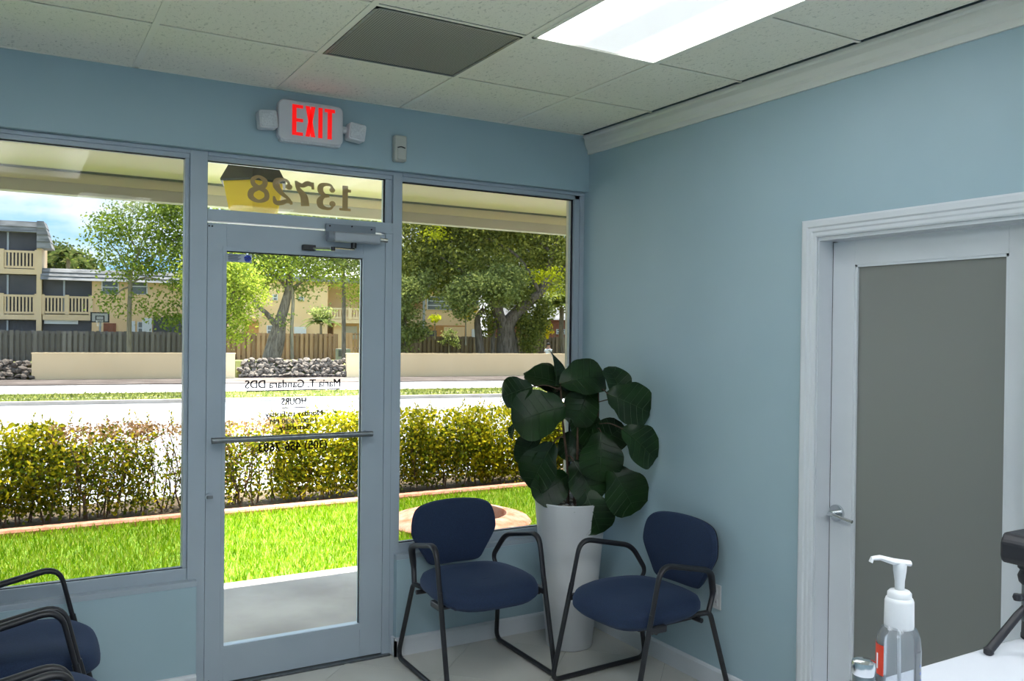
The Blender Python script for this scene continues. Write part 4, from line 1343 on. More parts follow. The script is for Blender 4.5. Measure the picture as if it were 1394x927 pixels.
# lantern under the soffit
LX, LYc = -1.625, 0.98
ln = thing('porch_lantern', 'octagonal porch lantern with dark cap and amber glass under the soffit outside', 'lantern', (LX, LYc, 2.60))
def octo(prof, c, n=8, rot=PI / 8):
    mb = MB(); c = Vector(c); i0 = 0
    for r, z in prof:
        for k in range(n):
            a = rot + 2 * PI * k / n
            mb.v.append(c + Vector((r * math.cos(a), r * math.sin(a), z)))
    for k in range(len(prof) - 1):
        for j in range(n):
            j2 = (j + 1) % n
            mb.f.append((k * n + j, k * n + j2, (k + 1) * n + j2, (k + 1) * n + j))
    mb.f.append(tuple(range(n))); mb.f.append(tuple((len(prof) - 1) * n + j for j in range(n)))
    return mb
octo([(0.198, -0.158), (0.202, -0.148), (0.150, -0.058), (0.140, -0.048)], (LX, LYc, 2.60), 6, 0.25).build('cap', 'lantern_cap', ln)
MB().tube([(LX, LYc, 2.60), (LX, LYc, 2.545)], 0.05, 14).build('ceiling_mount', 'lantern_cap', ln, smooth=True)
octo([(0.122, -0.325), (0.150, -0.308), (0.182, -0.165), (0.182, -0.155)], (LX, LYc, 2.60), 6, 0.25).build('amber_glass', 'amber', ln)
octo([(0.06, -0.342), (0.10, -0.332), (0.120, -0.324), (0.120, -0.320)], (LX, LYc, 2.60), 6, 0.25).build('bottom_plate', 'amber_base', ln)

# ================================================================ OUTSIDE: ground
struct('sidewalk', MB().box(XL - 4, 0.115, -0.16, 8.0, 1.78, -0.03), 'sidewalk')
struct('lawn', MB().box(XL - 4, 1.78, -0.3, 8.0, 3.98, -0.075), 'lawn')
hb = MB().box(XL - 4, 3.98, -0.3, 8.0, 5.3, -0.085)
struct('hedge_bed', hb, 'mulch')
ed = MB()
edge = tag(ed.prism([(0, 3.985, -0.08), (0, 3.985, -0.030), (0, 4.00, -0.012), (0, 4.10, -0.012), (0, 4.115, -0.030), (0, 4.115, -0.08)], (XL - 4, 0, 0), (8.0, 0, 0)).build('garden_edging', 'edging'), 'long terracotta garden edging between the lawn and the hedge', 'edging')
# road pieces in the street frame
g = MB()
g.quad((-30, 5.3, -0.085), (30, 5.3, -0.085), SP(42, -22, -0.25), SP(-42, -22, -0.25))
struct('verge_near', g, 'road')
struct('road_near', sbox(MB(), -90, 90, -22, -11.2, -0.5, -0.25), 'road')
struct('median_strip', sbox(sbox(MB(), -90, 90, -11.0, -8.5, -0.5, -0.20), -90, 90, -8.5, -8.3, -0.5, -0.17), 'median')
struct('median_kerb', sbox(sbox(MB(), -90, 90, -11.25, -11.0, -0.5, -0.16), -90, 90, -9.9, -9.7, -0.5, -0.19), 'kerb')
struct('road_far', sbox(MB(), -90, 90, -8.3, -3.2, -0.5, -0.25), 'road')
struct('verge_far', sbox(MB(), -90, 90, -3.2, 0.6, -0.5, -0.22), 'verge')
g = MB()
g.quad(SP(-120, 0.6, -0.32), SP(160, 0.6, -0.32), SP(160, 12, -0.42), SP(-120, 12, -0.42))
g.quad(SP(-120, 12, -0.42), SP(160, 12, -0.42), SP(160, 21, -0.32), SP(-120, 21, -0.32))
g.quad(SP(-120, 21, -0.32), SP(160, 21, -0.32), SP(200, 160, -0.32), SP(-160, 160, -0.32))
struct('ground_beyond', g, 'back_lawn')

# grass blades on the lawn
rng = np.random.default_rng(5)
n = 62000
gx = rng.uniform(-4.4, 4.2, n); gy = rng.uniform(1.79, 4.0, n)
keep = ((gx - 0.62) ** 2 + (gy - 2.78) ** 2) > 0.62 ** 2
gx, gy = gx[keep], gy[keep]; n = len(gx)
hgt = rng.uniform(0.035, 0.085, n)
tilt = unit(rng, n) * 0.55; tilt[:, 2] = 1.0
tilt /= np.linalg.norm(tilt, axis=1)[:, None]
C = np.stack([gx, gy, -0.078 + hgt * 0.5], 1)
tag(leaf_object('grass_blades', C, unit(rng, n) * np.array([1, 1, 0.25]), tilt, hgt, 'grass', aspect=0.13, fold=0.02), 'short bright green lawn grass between sidewalk and hedge', 'grass', kind='stuff')
n = 9000
ss = rng.uniform(-14, 26, n); tt = rng.uniform(-11.0, -8.4, n)
C = np.array([SP(a, b, -0.17)[:] for a, b in zip(ss, tt)])
tilt = unit(rng, n) * 0.5; tilt[:, 2] = 1
tag(leaf_object('median_grass', C, unit(rng, n), tilt, rng.uniform(0.08, 0.16, n), 'leaf_olive', aspect=0.3), 'rough grass strip on the road median', 'grass', kind='stuff')

# terracotta tree ring in the lawn
rg = thing('tree_ring', 'round terracotta concrete tree ring set in the lawn outside the right window', 'tree ring', (0.62, 2.78, -0.08))
MB().lathe([(0.62, -0.02), (0.625, 0.045), (0.600, 0.075), (0.43, 0.125), (0.405, 0.120), (0.40, 0.10), (0.395, -0.02)], (0.62, 2.78, -0.08), 64, cap=False).build('ring', 'ring', rg, smooth=True)
MB().lathe([(0.001, 0.015), (0.2, 0.018), (0.40, 0.010), (0.40, -0.02)], (0.62, 2.78, -0.08), 40, cap=False).build('soil', 'mulch', rg)

# hedge of clipped shrubs
def shrub(x, label, n_leaf, mats, n_twig, seed, top=0.76):
    rng = np.random.default_rng(seed)
    rnd = random.Random(seed)
    t = thing('hedge_shrub', label, 'shrub', (x, 4.62, -0.085), group='clipped hedge shrubs beyond the lawn')
    mb = MB()
    tips = []
    for k in range(n_twig):
        bx = x + rnd.uniform(-0.34, 0.34); by = 4.62 + rnd.uniform(-0.12, 0.12)
        p_ = [Vector((bx, by, -0.09))]
        hh = rnd.uniform(0.5, top + 0.02)
        lean = Vector((rnd.uniform(-0.3, 0.3), rnd.uniform(-0.22, 0.22), 1))
        for s_ in range(1, 5):
            p_.append(p_[0] + lean * (hh * s_ / 4) + Vector((rnd.uniform(-.03, .03), rnd.uniform(-.03, .03), 0)))
        mb.tube(p_, [0.008, 0.007, 0.0055, 0.0045, 0.003], 5)
        for _ in range(3):
            i = rnd.choice((1, 2, 3))
            a = p_[i]
            b = a + Vector((rnd.uniform(-.16, .16), rnd.uniform(-.14, .14), rnd.uniform(0.05, 0.22)))
            if b.z > top: b.z = top
            mb.tube([a, (a + b) / 2 + Vector((0, 0, .015)), b], [0.004, 0.0032, 0.002], 4)
            tips.append(b)
    tag(mb.build('branches', 'twig', t, smooth=True))
    for mname, frac, zlo, zhi, sz in mats:
        n = int(n_leaf * frac * 2.6)
        C = np.empty((n, 3))
        C[:, 0] = x + rng.uniform(-0.44, 0.44, n)
        C[:, 1] = 4.62 + np.clip(rng.normal(0, 0.15, n), -0.36, 0.36)
        C[:, 2] = rng.uniform(zlo, zhi, n)
        # cluster leaves near twig tips
        tp_ = np.array([q[:] for q in tips])
        pick = tp_[rng.integers(0, len(tp_), n)]
        mixm = rng.random(n) < 0.35
        C[mixm] = pick[mixm] + rng.normal(0, 0.05, (mixm.sum(), 3))
        topv = top + 0.018 * np.sin(C[:, 0] * 9) + 0.02 * rng.normal(size=n)
        C[:, 2] = np.minimum(C[:, 2], topv)
        C[:, 2] = np.maximum(C[:, 2], -0.06 + 0.10 * rng.random(n))
        leaf_object('foliage', C, unit(rng, n) + np.array([0, -0.3, 0.5]), unit(rng, n), rng.uniform(0.6, 1.25, n) * sz, mname, t, aspect=0.6)
    # shoots above the clipped top
    sb = MB(); Cc, Tt = [], []
    for k in range(6):
        a = Vector((x + rnd.uniform(-0.4, 0.4), 4.62 + rnd.uniform(-0.2, 0.2), top - 0.05))
        b = a + Vector((rnd.uniform(-0.04, 0.04), rnd.uniform(-0.03, 0.03), rnd.uniform(0.08, 0.17)))
        sb.tube([a, b], [0.0025, 0.0012], 4)
        for q in range(9):
            f = 0.25 + 0.75 * q / 8
            d = Vector((rnd.uniform(-1, 1), rnd.uniform(-1, 1), 0.6)).normalized()
            Cc.append((a.lerp(b, f) + d * 0.016)[:]); Tt.append(d[:])
    sb.build('shoots', 'twig', t)
    leaf_object('shoot_leaves', Cc, unit(rng, len(Cc)), Tt, [0.034] * len(Cc), 'hedge', t, aspect=0.5)
    return t
YG = [('hedge', 0.66, 0.02, 0.78, 0.050), ('hedge_green', 0.34, -0.06, 0.60, 0.048)]
YG2 = [('hedge', 0.82, -0.06, 0.78, 0.050), ('hedge_green', 0.18, -0.06, 0.5, 0.045)]
MIX = [('hedge', 0.40, -0.05, 0.72, 0.044), ('hedge_green', 0.40, -0.06, 0.62, 0.04), ('hedge_red', 0.20, 0.60, 0.77, 0.036)]
BARE = [('hedge', 0.25, -0.06, 0.5, 0.042), ('hedge_green', 0.35, -0.06, 0.40, 0.04), ('hedge_red', 0.40, 0.62, 0.77, 0.034)]
for x, lab, nl, mt_, tw, top in (
    (-3.60, 'leafy hedge shrub beyond the left window, partly hidden at the edge', 2600, YG, 14, 0.78),
    (-2.85, 'bright yellow-green hedge shrub at the far left of the left window', 2700, YG, 14, 0.77),
    (-2.10, 'mixed green and reddish hedge shrub in the middle of the left window', 2000, MIX, 16, 0.75),
    (-1.42, 'nearly bare twiggy hedge shrub beside the first window mullion', 900, BARE, 22, 0.73),
    (-0.78, 'thin-leaved hedge shrub seen through the left side of the door glass', 1500, MIX, 18, 0.72),
    (-0.08, 'golden-yellow hedge shrub seen through the right side of the door glass', 2700, YG2, 14, 0.80),
    (0.65, 'yellow-olive hedge shrub just right of the door in the right window', 2500, YG, 14, 0.79),
    (1.40, 'olive hedge shrub in the middle of the right window above the tree ring', 2400, YG, 14, 0.78),
    (2.15, 'yellow-olive hedge shrub behind the fig leaves in the right window', 2500, YG2, 14, 0.78),
    (2.90, 'last hedge shrub on the right, hidden behind the fig plant', 2200, YG, 14, 0.77)):
    shrub(x, lab, nl, mt_, tw, int(x * 100) + 900, top)

# ================================================================ OUTSIDE: walls, rocks, fences
def low_wall(s0, s1, label):
    t = thing('low_wall', label, 'garden wall', SP((s0 + s1) / 2, 0.1, -0.3)[:])
    sbox(MB(), s0, s1, 0.0, 0.22, -0.35, 0.705).build('wall_body', 'low_wall', t)
    sbox(MB(), s0 - 0.02, s1 + 0.02, -0.015, 0.235, 0.70, 0.74).build('coping', 'low_wall', t)
low_wall(0.0, 6.90, 'low cream painted wall across the road beyond the left window')
low_wall(11.2, 46.0, 'low cream painted wall across the road beyond the right window')
# return end of the right wall
# rock walls: every stone is a part
rock_meshes = []
rr_ = random.Random(11)
for k in range(6):
    bm = bmesh.new()
    bmesh.ops.create_icosphere(bm, subdivisions=1, radius=1.0)
    for v in bm.verts:
        v.co *= rr_.uniform(0.68, 1.2)
    me = bpy.data.meshes.new('rock'); bm.to_mesh(me); bm.free()
    me.materials.append(M['rock'])
    rock_meshes.append(me)
def rock_wall(s0, s1, z1, label, seed):
    rn = random.Random(seed)
    t = thing('rock_wall', label, 'rock wall', SP((s0 + s1) / 2, 0.2, -0.25)[:])
    off = ORIGIN[t.name]
    rows = 6
    for r in range(rows):
        z = -0.18 + (z1 + 0.18) * (r + 0.3) / rows
        s = s0 + rn.uniform(0, 0.2)
        while s < s1:
            w = rn.uniform(0.09, 0.21)
            o = bpy.data.objects.new('rock', rn.choice(rock_meshes))
            link(o, t)
            o.location = SP(s + w, 0.15 + r * 0.07 + rn.uniform(-0.06, 0.06), z + rn.uniform(-0.05, 0.05)) - off
            o.scale = (w, rn.uniform(0.12, 0.2), rn.uniform(0.08, 0.14))
            o.rotation_euler = (rn.uniform(-0.4, 0.4), rn.uniform(-0.4, 0.4), rn.uniform(0, 6))
            s += w * 1.45
    g = MB()
    g.hexa([SP(s0, 0.2, -0.3), SP(s1, 0.2, -0.3), SP(s1, 1.8, -0.3), SP(s0, 1.8, -0.3), SP(s0, 0.55, z1 - 0.08), SP(s1, 0.55, z1 - 0.08), SP(s1, 1.8, z1 - 0.08), SP(s0, 1.8, z1 - 0.08)])
    g.build('earth_bank', 'back_lawn', t)
rock_wall(6.95, 11.15, 0.50, 'grey coral rock retaining wall seen through the door glass', 3)
rock_wall(-3.2, -0.08, 0.42, 'grey coral rock retaining wall at the far left of the left window', 8)

def fence(s0, s1, t, z0, z1, m, label, pitch=0.30, bw=0.19):
    f = thing('board_fence', label, 'fence', SP((s0 + s1) / 2, t, z0)[:])
    off = ORIGIN[f.name]
    rn = random.Random(int(s0 * 10) + 77)
    mb = sbox(MB(), 0, bw, 0, 0.03, 0, z1 - z0)
    mb.v = [q - SP(0, 0, 0) for q in mb.v]
    me = None
    k, s = 0, s0
    while s < s1:
        if me is None:
            o = mb.build('fence_board', m, f, local=True); me = o.data
        else:
            o = bpy.data.objects.new('fence_board', me); link(o, f)
        o.location = SP(s, t + (0.10 if k % 2 else 0.0), z0) - off + Vector((0, 0, rn.uniform(-0.03, 0.03)))
        s += pitch / 2
        k += 1
    for z in (z0 + 0.25, z1 - 0.25):
        sbox(MB(), s0, s1, t + 0.04, t + 0.09, z, z + 0.09).build('fence_rail', m, f)
fence(-7.0, 7.1, 22, -0.3, 1.46, 'fence_grey', 'weathered grey board fence behind the left low wall')
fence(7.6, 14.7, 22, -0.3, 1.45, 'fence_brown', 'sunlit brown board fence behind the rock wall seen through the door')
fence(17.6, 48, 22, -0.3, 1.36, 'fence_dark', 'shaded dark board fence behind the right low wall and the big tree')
# louvred garden gate right of the brown fence
gt = thing('garden_gate', 'brown wooden garden gate with open slats by the yellow building', 'gate', SP(16.3, 22.6, -0.3)[:])
s0_, s1_, z0_, z1_ = srect(470, 453, 491, 484, 22.6)
sbox(MB(), s0_, s0_ + 0.50, 22.6, 22.66, -0.3, z1_).build('gate_panel', 'fence_brown', gt)
for k in range(4):
    sbox(MB(), s0_ + 0.62 + k * 0.2, s0_ + 0.70 + k * 0.2, 22.6, 22.65, -0.3, z1_).build('slat', 'fence_brown', gt)
sbox(MB(), s0_, s0_ + 1.4, 22.61, 22.64, z1_ - 0.15, z1_ - 0.05).build('gate_rail', 'fence_brown', gt)
sbox(MB(), s0_, s0_ + 1.4, 22.61, 22.64, 0.45, 0.55).build('gate_rail', 'fence_brown', gt)

# ================================================================ OUTSIDE: buildings
BT = 25.0
def part_rect(name, m, parent, u0, v0, u1, v1, t0, t1, ref=BT):
    s0, s1, z0, z1 = srect(u0, v0, u1, v1, ref)
    return sbox(MB(), s0, s1, t0, t1, z0, z1).build(name, m, parent)
def railing(parent, s0, s1, t, z0, z1, pitch=0.19):
    rl = sbox(MB(), s0, s1, t - 0.03, t + 0.05, z1 - 0.13, z1).build('railing', 'rail', parent)
    sbox(MB(), s0, s1, t - 0.02, t + 0.04, z0, z0 + 0.13).build('bottom_rail', 'rail', rl)
    mb = MB(); s = s0 + 0.05
    while s < s1:
        sbox(mb, s, s + 0.095, t - 0.01, t + 0.03, z0 + 0.1, z1 - 0.1); s += pitch
    tag(mb.build('balusters', 'rail', rl), kind='stuff')
    n = max(1, int(round((s1 - s0) / 1.75)))
    for k in range(n + 1):
        c = s0 + (s1 - s0) * k / n
        sbox(MB(), c - 0.11, c + 0.11, t - 0.07, t + 0.09, z0 - 0.05, z1 + 0.07).build('rail_post', 'rail', rl)
def mansard(parent, s0, s1, t0, z0, z1, rows, slope=0.5, overhang=0.5, end=True, deep=9):
    for r in range(rows):
        za, zb = z0 + (z1 - z0) * r / rows, z0 + (z1 - z0) * (r + 1) / rows
        ta, tb = t0 - overhang + slope * r / rows, t0 - overhang + slope * (r + 1) / rows + 0.02
        sa = s1 + (overhang - slope * r / rows if end else 0); sb_ = s1 + (overhang - slope * (r + 1) / rows if end else 0)
        MB().hexa([SP(s0, ta - 0.05, za), SP(sa, ta - 0.05, za), SP(sa, t0 + deep, za), SP(s0, t0 + deep, za), SP(s0, tb, zb), SP(sb_, tb, zb), SP(sb_, t0 + deep, zb), SP(s0, t0 + deep, zb)]).build('shingle_course', 'shingle', parent)

# three-storey block on the left
bA = thing('apartment_block', 'three-storey cream apartment block with screened balconies at the far left', 'building', SP(-7, BT, -0.3)[:])
sR_ = st(50, 400, BT)[0]; sE_ = st(57, 400, BT)[0]
sbox(MB(), -16, sE_, BT + 1.6, BT + 2.4, -0.3, 6.6).build('wall', 'stucco', bA)
sbox(MB(), sR_, sE_, BT - 0.15, BT + 1.6, -0.3, 6.6).build('corner_pier', 'rail', bA)
zr = {}
for nm, v0, v1 in (('third', 341, 365), ('second', 401, 427)):
    z1, z0 = st(25, v0, BT)[1], st(25, v1, BT)[1]
    railing(bA, -16, sR_, BT - 0.05, z0, z1)
    sbox(MB(), -16, sE_, BT - 0.12, BT + 1.6, z0 - 0.36, z0 - 0.05).build('balcony_slab', 'rail', bA)
    zr[nm] = (z0, z1)
zroof = st(25, 316, BT)[1]
for za, zb in ((zr['third'][0] - 0.1, zroof), (zr['second'][0] - 0.1, zr['third'][0] - 0.4), (-0.3, zr['second'][0] - 0.4)):
    sbox(MB(), -16, sR_ - 0.02, BT + 0.25, BT + 0.30, za, zb).build('screen_panel', 'screen', bA)
    for u in (10, -26, -62):
        c = st(u, 350, BT)[0]
        sbox(MB(), c - 0.05, c + 0.05, BT + 0.16, BT + 0.26, za, zb).build('screen_post', 'grey_metal', bA)
z1r = st(25, 301, BT)[1]
mansard(bA, -16, sE_ - 0.05, BT, zroof, z1r, 2, slope=0.12, overhang=0.25, end=False, deep=2.4)
# hanging side of the mansard at the gable end
ze0, ze1 = st(66, 339, BT)[1], st(60, 302, BT)[1]
for r in range(4):
    za, zb = ze0 + (ze1 - ze0) * r / 4, ze0 + (ze1 - ze0) * (r + 1) / 4
    ka, kb = 0.78 - 0.11 * r, 0.72 - 0.11 * r
    MB().hexa([SP(sR_ + 0.02, BT - 0.40, za), SP(sR_ + ka + 0.08, BT - 0.40, za), SP(sR_ + ka + 0.08, BT + 1.2, za), SP(sR_ + 0.02, BT + 1.2, za), SP(sR_ + 0.02, BT - 0.34, zb), SP(sR_ + kb, BT - 0.34, zb), SP(sR_ + kb, BT + 1.2, zb), SP(sR_ + 0.02, BT + 1.2, zb)]).build('shingle_course', 'shingle', bA)

# two-storey block behind the left tree
bB = thing('apartment_wing', 'two-storey yellow apartment wing with grey shingle roof behind the left tree', 'building', SP(2, BT + 1, -0.3)[:])
s56, s125, s255 = st(58, 420, BT)[0], st(125, 420, BT)[0], 7.4
zrf0, zrf1 = st(100, 382, BT)[1], st(100, 366, BT)[1]
sbox(MB(), s125, s255, BT, BT + 9, -0.3, zrf0 + 0.1).build('wall', 'stucco', bB)
sbox(MB(), s56, s125, BT + 1.7, BT + 9, -0.3, zrf0 + 0.1).build('porch_back_wall', 'screen', bB)
mansard(bB, s56 - 0.1, s255, BT, zrf0, zrf1, 3, slope=0.45, overhang=0.35, end=False)
z1, z0 = st(90, 403, BT)[1], st(90, 427, BT)[1]
railing(bB, s56, s125 - 0.05, BT - 0.02, z0, z1)
sbox(MB(), s56, s125, BT - 0.06, BT + 1.7, z0 - 0.40, z0 - 0.06).build('balcony_slab', 'rail', bB)
sbox(MB(), s56, s125, BT + 0.2, BT + 0.25, z0, zrf0).build('screen_panel', 'screen', bB)
sbox(MB(), s56, s125, BT + 0.2, BT + 0.25, -0.3, z0 - 0.4).build('screen_panel', 'screen', bB)
c = st(87, 395, BT)[0]
sbox(MB(), c - 0.05, c + 0.05, BT + 0.1, BT + 0.2, z0, zrf0).build('screen_post', 'grey_metal', bB)
part_rect('awning', 'bldg_white', bB, 60, 432, 106, 441, BT + 0.05, BT + 0.18)
def window(parent, u0, v0, u1, v1, frame='bldg_white', t=BT, bars=1):
    s0, s1, z0, z1 = srect(u0, v0, u1, v1, t)
    w = sbox(MB(), s0, s1, t - 0.06, t + 0.02, z0, z1).build('window', frame, parent)
    e = 0.07
    n = bars + 1
    for k in range(n):
        za, zb = z0 + (z1 - z0) * k / n, z0 + (z1 - z0) * (k + 1) / n
        sbox(MB(), s0 + e, s1 - e, t - 0.075, t - 0.055, za + e * 0.5, zb - e * 0.5).build('pane', 'pane', w)
window(bB, 178, 379, 201, 401)
window(bB, 138, 381, 162, 401)
window(bB, 187, 438, 197, 455)
part_rect('shutter', 'bldg_white', bB, 178, 437, 184, 456, BT - 0.09, BT + 0.02)
part_rect('shutter', 'bldg_white', bB, 193.5, 433, 207, 456, BT - 0.09, BT + 0.02)
part_rect('carport_shade_sheet', 'screen', bB, 208.5, 432, 256, 462, BT - 0.05, BT + 0.02)  # flat dark sheet: shade of the open carport put into its colour
part_rect('vent_louvre', 'brick_red', bB, 141, 440, 158, 452, BT - 0.05, BT + 0.02)

# yellow building seen through the door
bC = thing('yellow_house', 'yellow two-storey house with a railed balcony seen through the door glass', 'building', SP(13, BT + 1, -0.3)[:])
s0_, s1_ = 7.5, st(446, 430, BT)[0]
sbox(MB(), s0_, s1_, BT, BT + 9, -0.3, 5.0).build('wall', 'stucco', bC)
sbox(MB(), s1_, 19.4, BT + 1.6, BT + 9, -0.3, 5.0).build('recessed_wall', 'stucco', bC)
sbox(MB(), s0_, 19.4, BT - 0.3, BT + 9.2, 5.0, 5.35).build('roof', 'shingle', bC)
z1, z0 = st(468, 419, BT)[1], st(468, 434, BT)[1]
railing(bC, s1_, 19.2, BT - 0.02, z0, z1)
sbox(MB(), s1_, 19.4, BT - 0.06, BT + 1.6, z0 - 0.30, z0 - 0.04).build('balcony_slab', 'rail', bC)
part_rect('balcony_pier', 'stucco', bC, 455, 440, 470, 477, BT + 0.3, BT + 1.6)
part_rect('garage_panel', 'bldg_white', bC, 472, 444, 492, 462, BT + 1.5, BT + 1.62)
window(bC, 371, 401, 378, 409); window(bC, 406, 404, 414, 410)
window(bC, 363, 443, 373, 456)
part_rect('utility_box', 'bldg_white', bC, 400, 445, 416, 455, BT - 0.3, BT)
part_rect('recess', 'orange_wall', bC, 333, 437, 352, 470, BT - 0.04, BT + 0.02)
# left balcony rail behind the foliage
z1, z0 = st(345, 415, BT)[1], st(345, 432, BT)[1]
railing(bC, st(318, 420, BT)[0], st(353, 420, BT)[0], BT - 0.4, z0, z1)

# yellow building in the right window
bD = thing('yellow_villa', 'yellow two-storey house with grey-framed windows behind the right fence', 'building', SP(24, BT + 1, -0.3)[:])
s0_, s1_ = st(577, 430, BT)[0], st(652, 430, BT)[0]
sbox(MB(), s0_, s1_, BT, BT + 9, -0.3, 4.6).build('wall', 'stucco', bD)
sbox(MB(), 19.5, s0_, BT + 1.5, BT + 9, -0.3, 4.6).build('recessed_wall', 'stucco', bD)
sbox(MB(), 19.5, s1_ + 0.3, BT - 0.3, BT + 9.2, 4.6, 5.0).build('roof', 'shingle', bD)
window(bD, 581, 404, 619, 422, bars=2)
window(bD, 640, 400, 652, 416)
part_rect('drain_pipe', 'grey_metal', bD, 575, 400, 578, 456, BT - 0.12, BT)
part_rect('porch_recess', 'orange_wall', bD, 583, 443, 633, 462, BT - 0.03, BT + 0.02)
part_rect('porch_wall', 'stucco', bD, 604, 445, 632, 462, BT - 0.06, BT + 0.02)
part_rect('porch_door', 'screen', bD, 582, 450, 594, 462, BT - 0.05, BT + 0.02)
part_rect('garage_panel', 'bldg_white', bD, 642, 448, 650, 460, BT - 0.06, BT + 0.02)
z1, z0 = st(563, 421, BT)[1], st(563, 437, BT)[1]
railing(bD, 19.5, s0_, BT, z0, z1)
sbox(MB(), 19.5, s0_, BT, BT + 1.5, z0 - 0.3, z0 - 0.04).build('balcony_slab', 'rail', bD)
# reddish house at the far right edge
bE = thing('red_brown_house', 'low red-brown house behind the fence at the right window edge', 'building', SP(33, BT + 2, -0.3)[:])
sbox(MB(), 29.6, 37, BT + 1, BT + 9, -0.3, 2.7).build('wall', 'brick_red', bE)
MB().hexa([SP(29.2, BT + 0.5, 2.7), SP(37.4, BT + 0.5, 2.7), SP(37.4, BT + 9.4, 2.7), SP(29.2, BT + 9.4, 2.7), SP(30.5, BT + 4, 4.0), SP(36, BT + 4, 4.0), SP(36, BT + 6, 4.0), SP(30.5, BT + 6, 4.0)]).build('roof', 'shingle', bE)
window(bE, 757, 448, 769, 455, t=BT + 1)

# basketball hoop
hp = thing('basketball_hoop', 'basketball hoop with black-framed backboard above the grey fence', 'hoop', SP(0.4, 22.9, -0.3)[:])
s0_, s1_, z0_, z1_ = srect(123, 425, 149, 439, 22.9)
mb = MB()
for a in ((s0_, s0_ + 0.09, z0_, z1_), (s1_ - 0.09, s1_, z0_, z1_), (s0_, s1_, z0_, z0_ + 0.07), (s0_, s1_, z1_ - 0.07, z1_)):
    sbox(mb, a[0], a[1], 22.88, 22.93, a[2], a[3])
mb.build('board_frame', 'black_metal', hp)
sbox(MB(), s0_ + 0.05, s1_ - 0.05, 22.91, 22.93, z0_ + 0.04, z1_ - 0.04).build('backboard', 'board', hp)
mb = MB(); mc = (s0_ + s1_) / 2
for a in ((mc - 0.25, mc - 0.19, z0_ + 0.08, z0_ + 0.42), (mc + 0.19, mc + 0.25, z0_ + 0.08, z0_ + 0.42), (mc - 0.25, mc + 0.25, z0_ + 0.37, z0_ + 0.42)):
    sbox(mb, a[0], a[1], 22.87, 22.91, a[2], a[3])
mb.build('target_square', 'black_metal', hp)
c0 = SP(mc, 22.62, z0_ + 0.16)
MB().tube([c0 + Vector((0.22 * math.cos(2 * PI * k / 20), 0.22 * math.sin(2 * PI * k / 20), 0)) for k in range(21)], 0.02, 6, cap=False).build('rim', 'black_metal', hp)
mb = MB()
for k in range(10):
    a = 2 * PI * k / 10
    mb.tube([c0 + Vector((0.21 * math.cos(a), 0.21 * math.sin(a), 0)), c0 + Vector((0.13 * math.cos(a + .5), 0.13 * math.sin(a + .5), -0.38))], 0.008, 4)
mb.build('net', 'net', hp)
MB().tube([SP(mc, 23.1, -0.3), SP(mc, 23.1, z0_ + 0.3), SP(mc, 22.95, z0_ + 0.35)], 0.06, 8).build('pole', 'grey_metal', hp, smooth=True)

# air conditioner on the ground behind the rock wall
ac = thing('air_conditioner', 'grey outdoor air conditioner unit beside the brown fence end', 'air conditioner', SP(15.0, 20.5, -0.3)[:])
s0_, s1_, z0_, z1_ = srect(459, 475, 477, 487, 20.5)
sbox(MB(), s0_, s1_, 20.5, 21.1, -0.32, z1_).build('housing', 'ac', ac)
sbox(MB(), s0_ + 0.08, (s0_ + s1_) / 2, 20.47, 20.5, z0_ + 0.08, z1_ - 0.08).build('fan_grille', 'screen', ac)

# ================================================================ OUTSIDE: trees
def blobs_px(lst):
    """(photo x, y, radius px x, radius px z, street offset t) -> centres and radii in metres"""
    out = []
    for u, v, ru, rv, t in lst:
        s, z = st(u, v, t)
        c = SP(s, t, z)
        mpp = (c - CAM).dot(FWD) / FPX
        out.append((c, ru * mpp, rv * mpp))
    return out
def foliage(name, parent, blobs, n, size, m, seed, clump=0.35, per=22, depth=0.9):
    rng = np.random.default_rng(seed)
    vol = np.array([b[1] * b[1] * b[2] for b in blobs]) ** 0.75
    vol /= vol.sum()
    Cs = []
    for (c, r, rz), f in zip(blobs, vol):
        k = max(3, int(n * f / per))
        d = unit(rng, k) * (rng.random((k, 1)) ** 0.45)
        cc = np.array(c[:]) + d * np.array([r, r * depth, rz])
        q = np.repeat(cc, per, axis=0) + rng.normal(0, clump, (k * per, 3)) * np.array([1, 1, 0.6])
        Cs.append(q)
    C = np.concatenate(Cs)
    C = C[C[:, 2] > -0.2]
    return leaf_object(name, C, unit(rng, len(C)) + np.array([0, 0, 0.6]), unit(rng, len(C)), rng.uniform(0.6, 1.3, len(C)) * size, m, parent, aspect=0.6)
def limb(parent, pts, r0, r1, m='bark', name='branch', n=9):
    q = smooth_path(pts, 5)
    return MB().tube(q, [r0 + (r1 - r0) * k / (len(q) - 1) for k in range(len(q))], n).build(name, m, parent, smooth=True)
def pp(u, v, t):
    s, z = st(u, v, t); return SP(s, t, z)

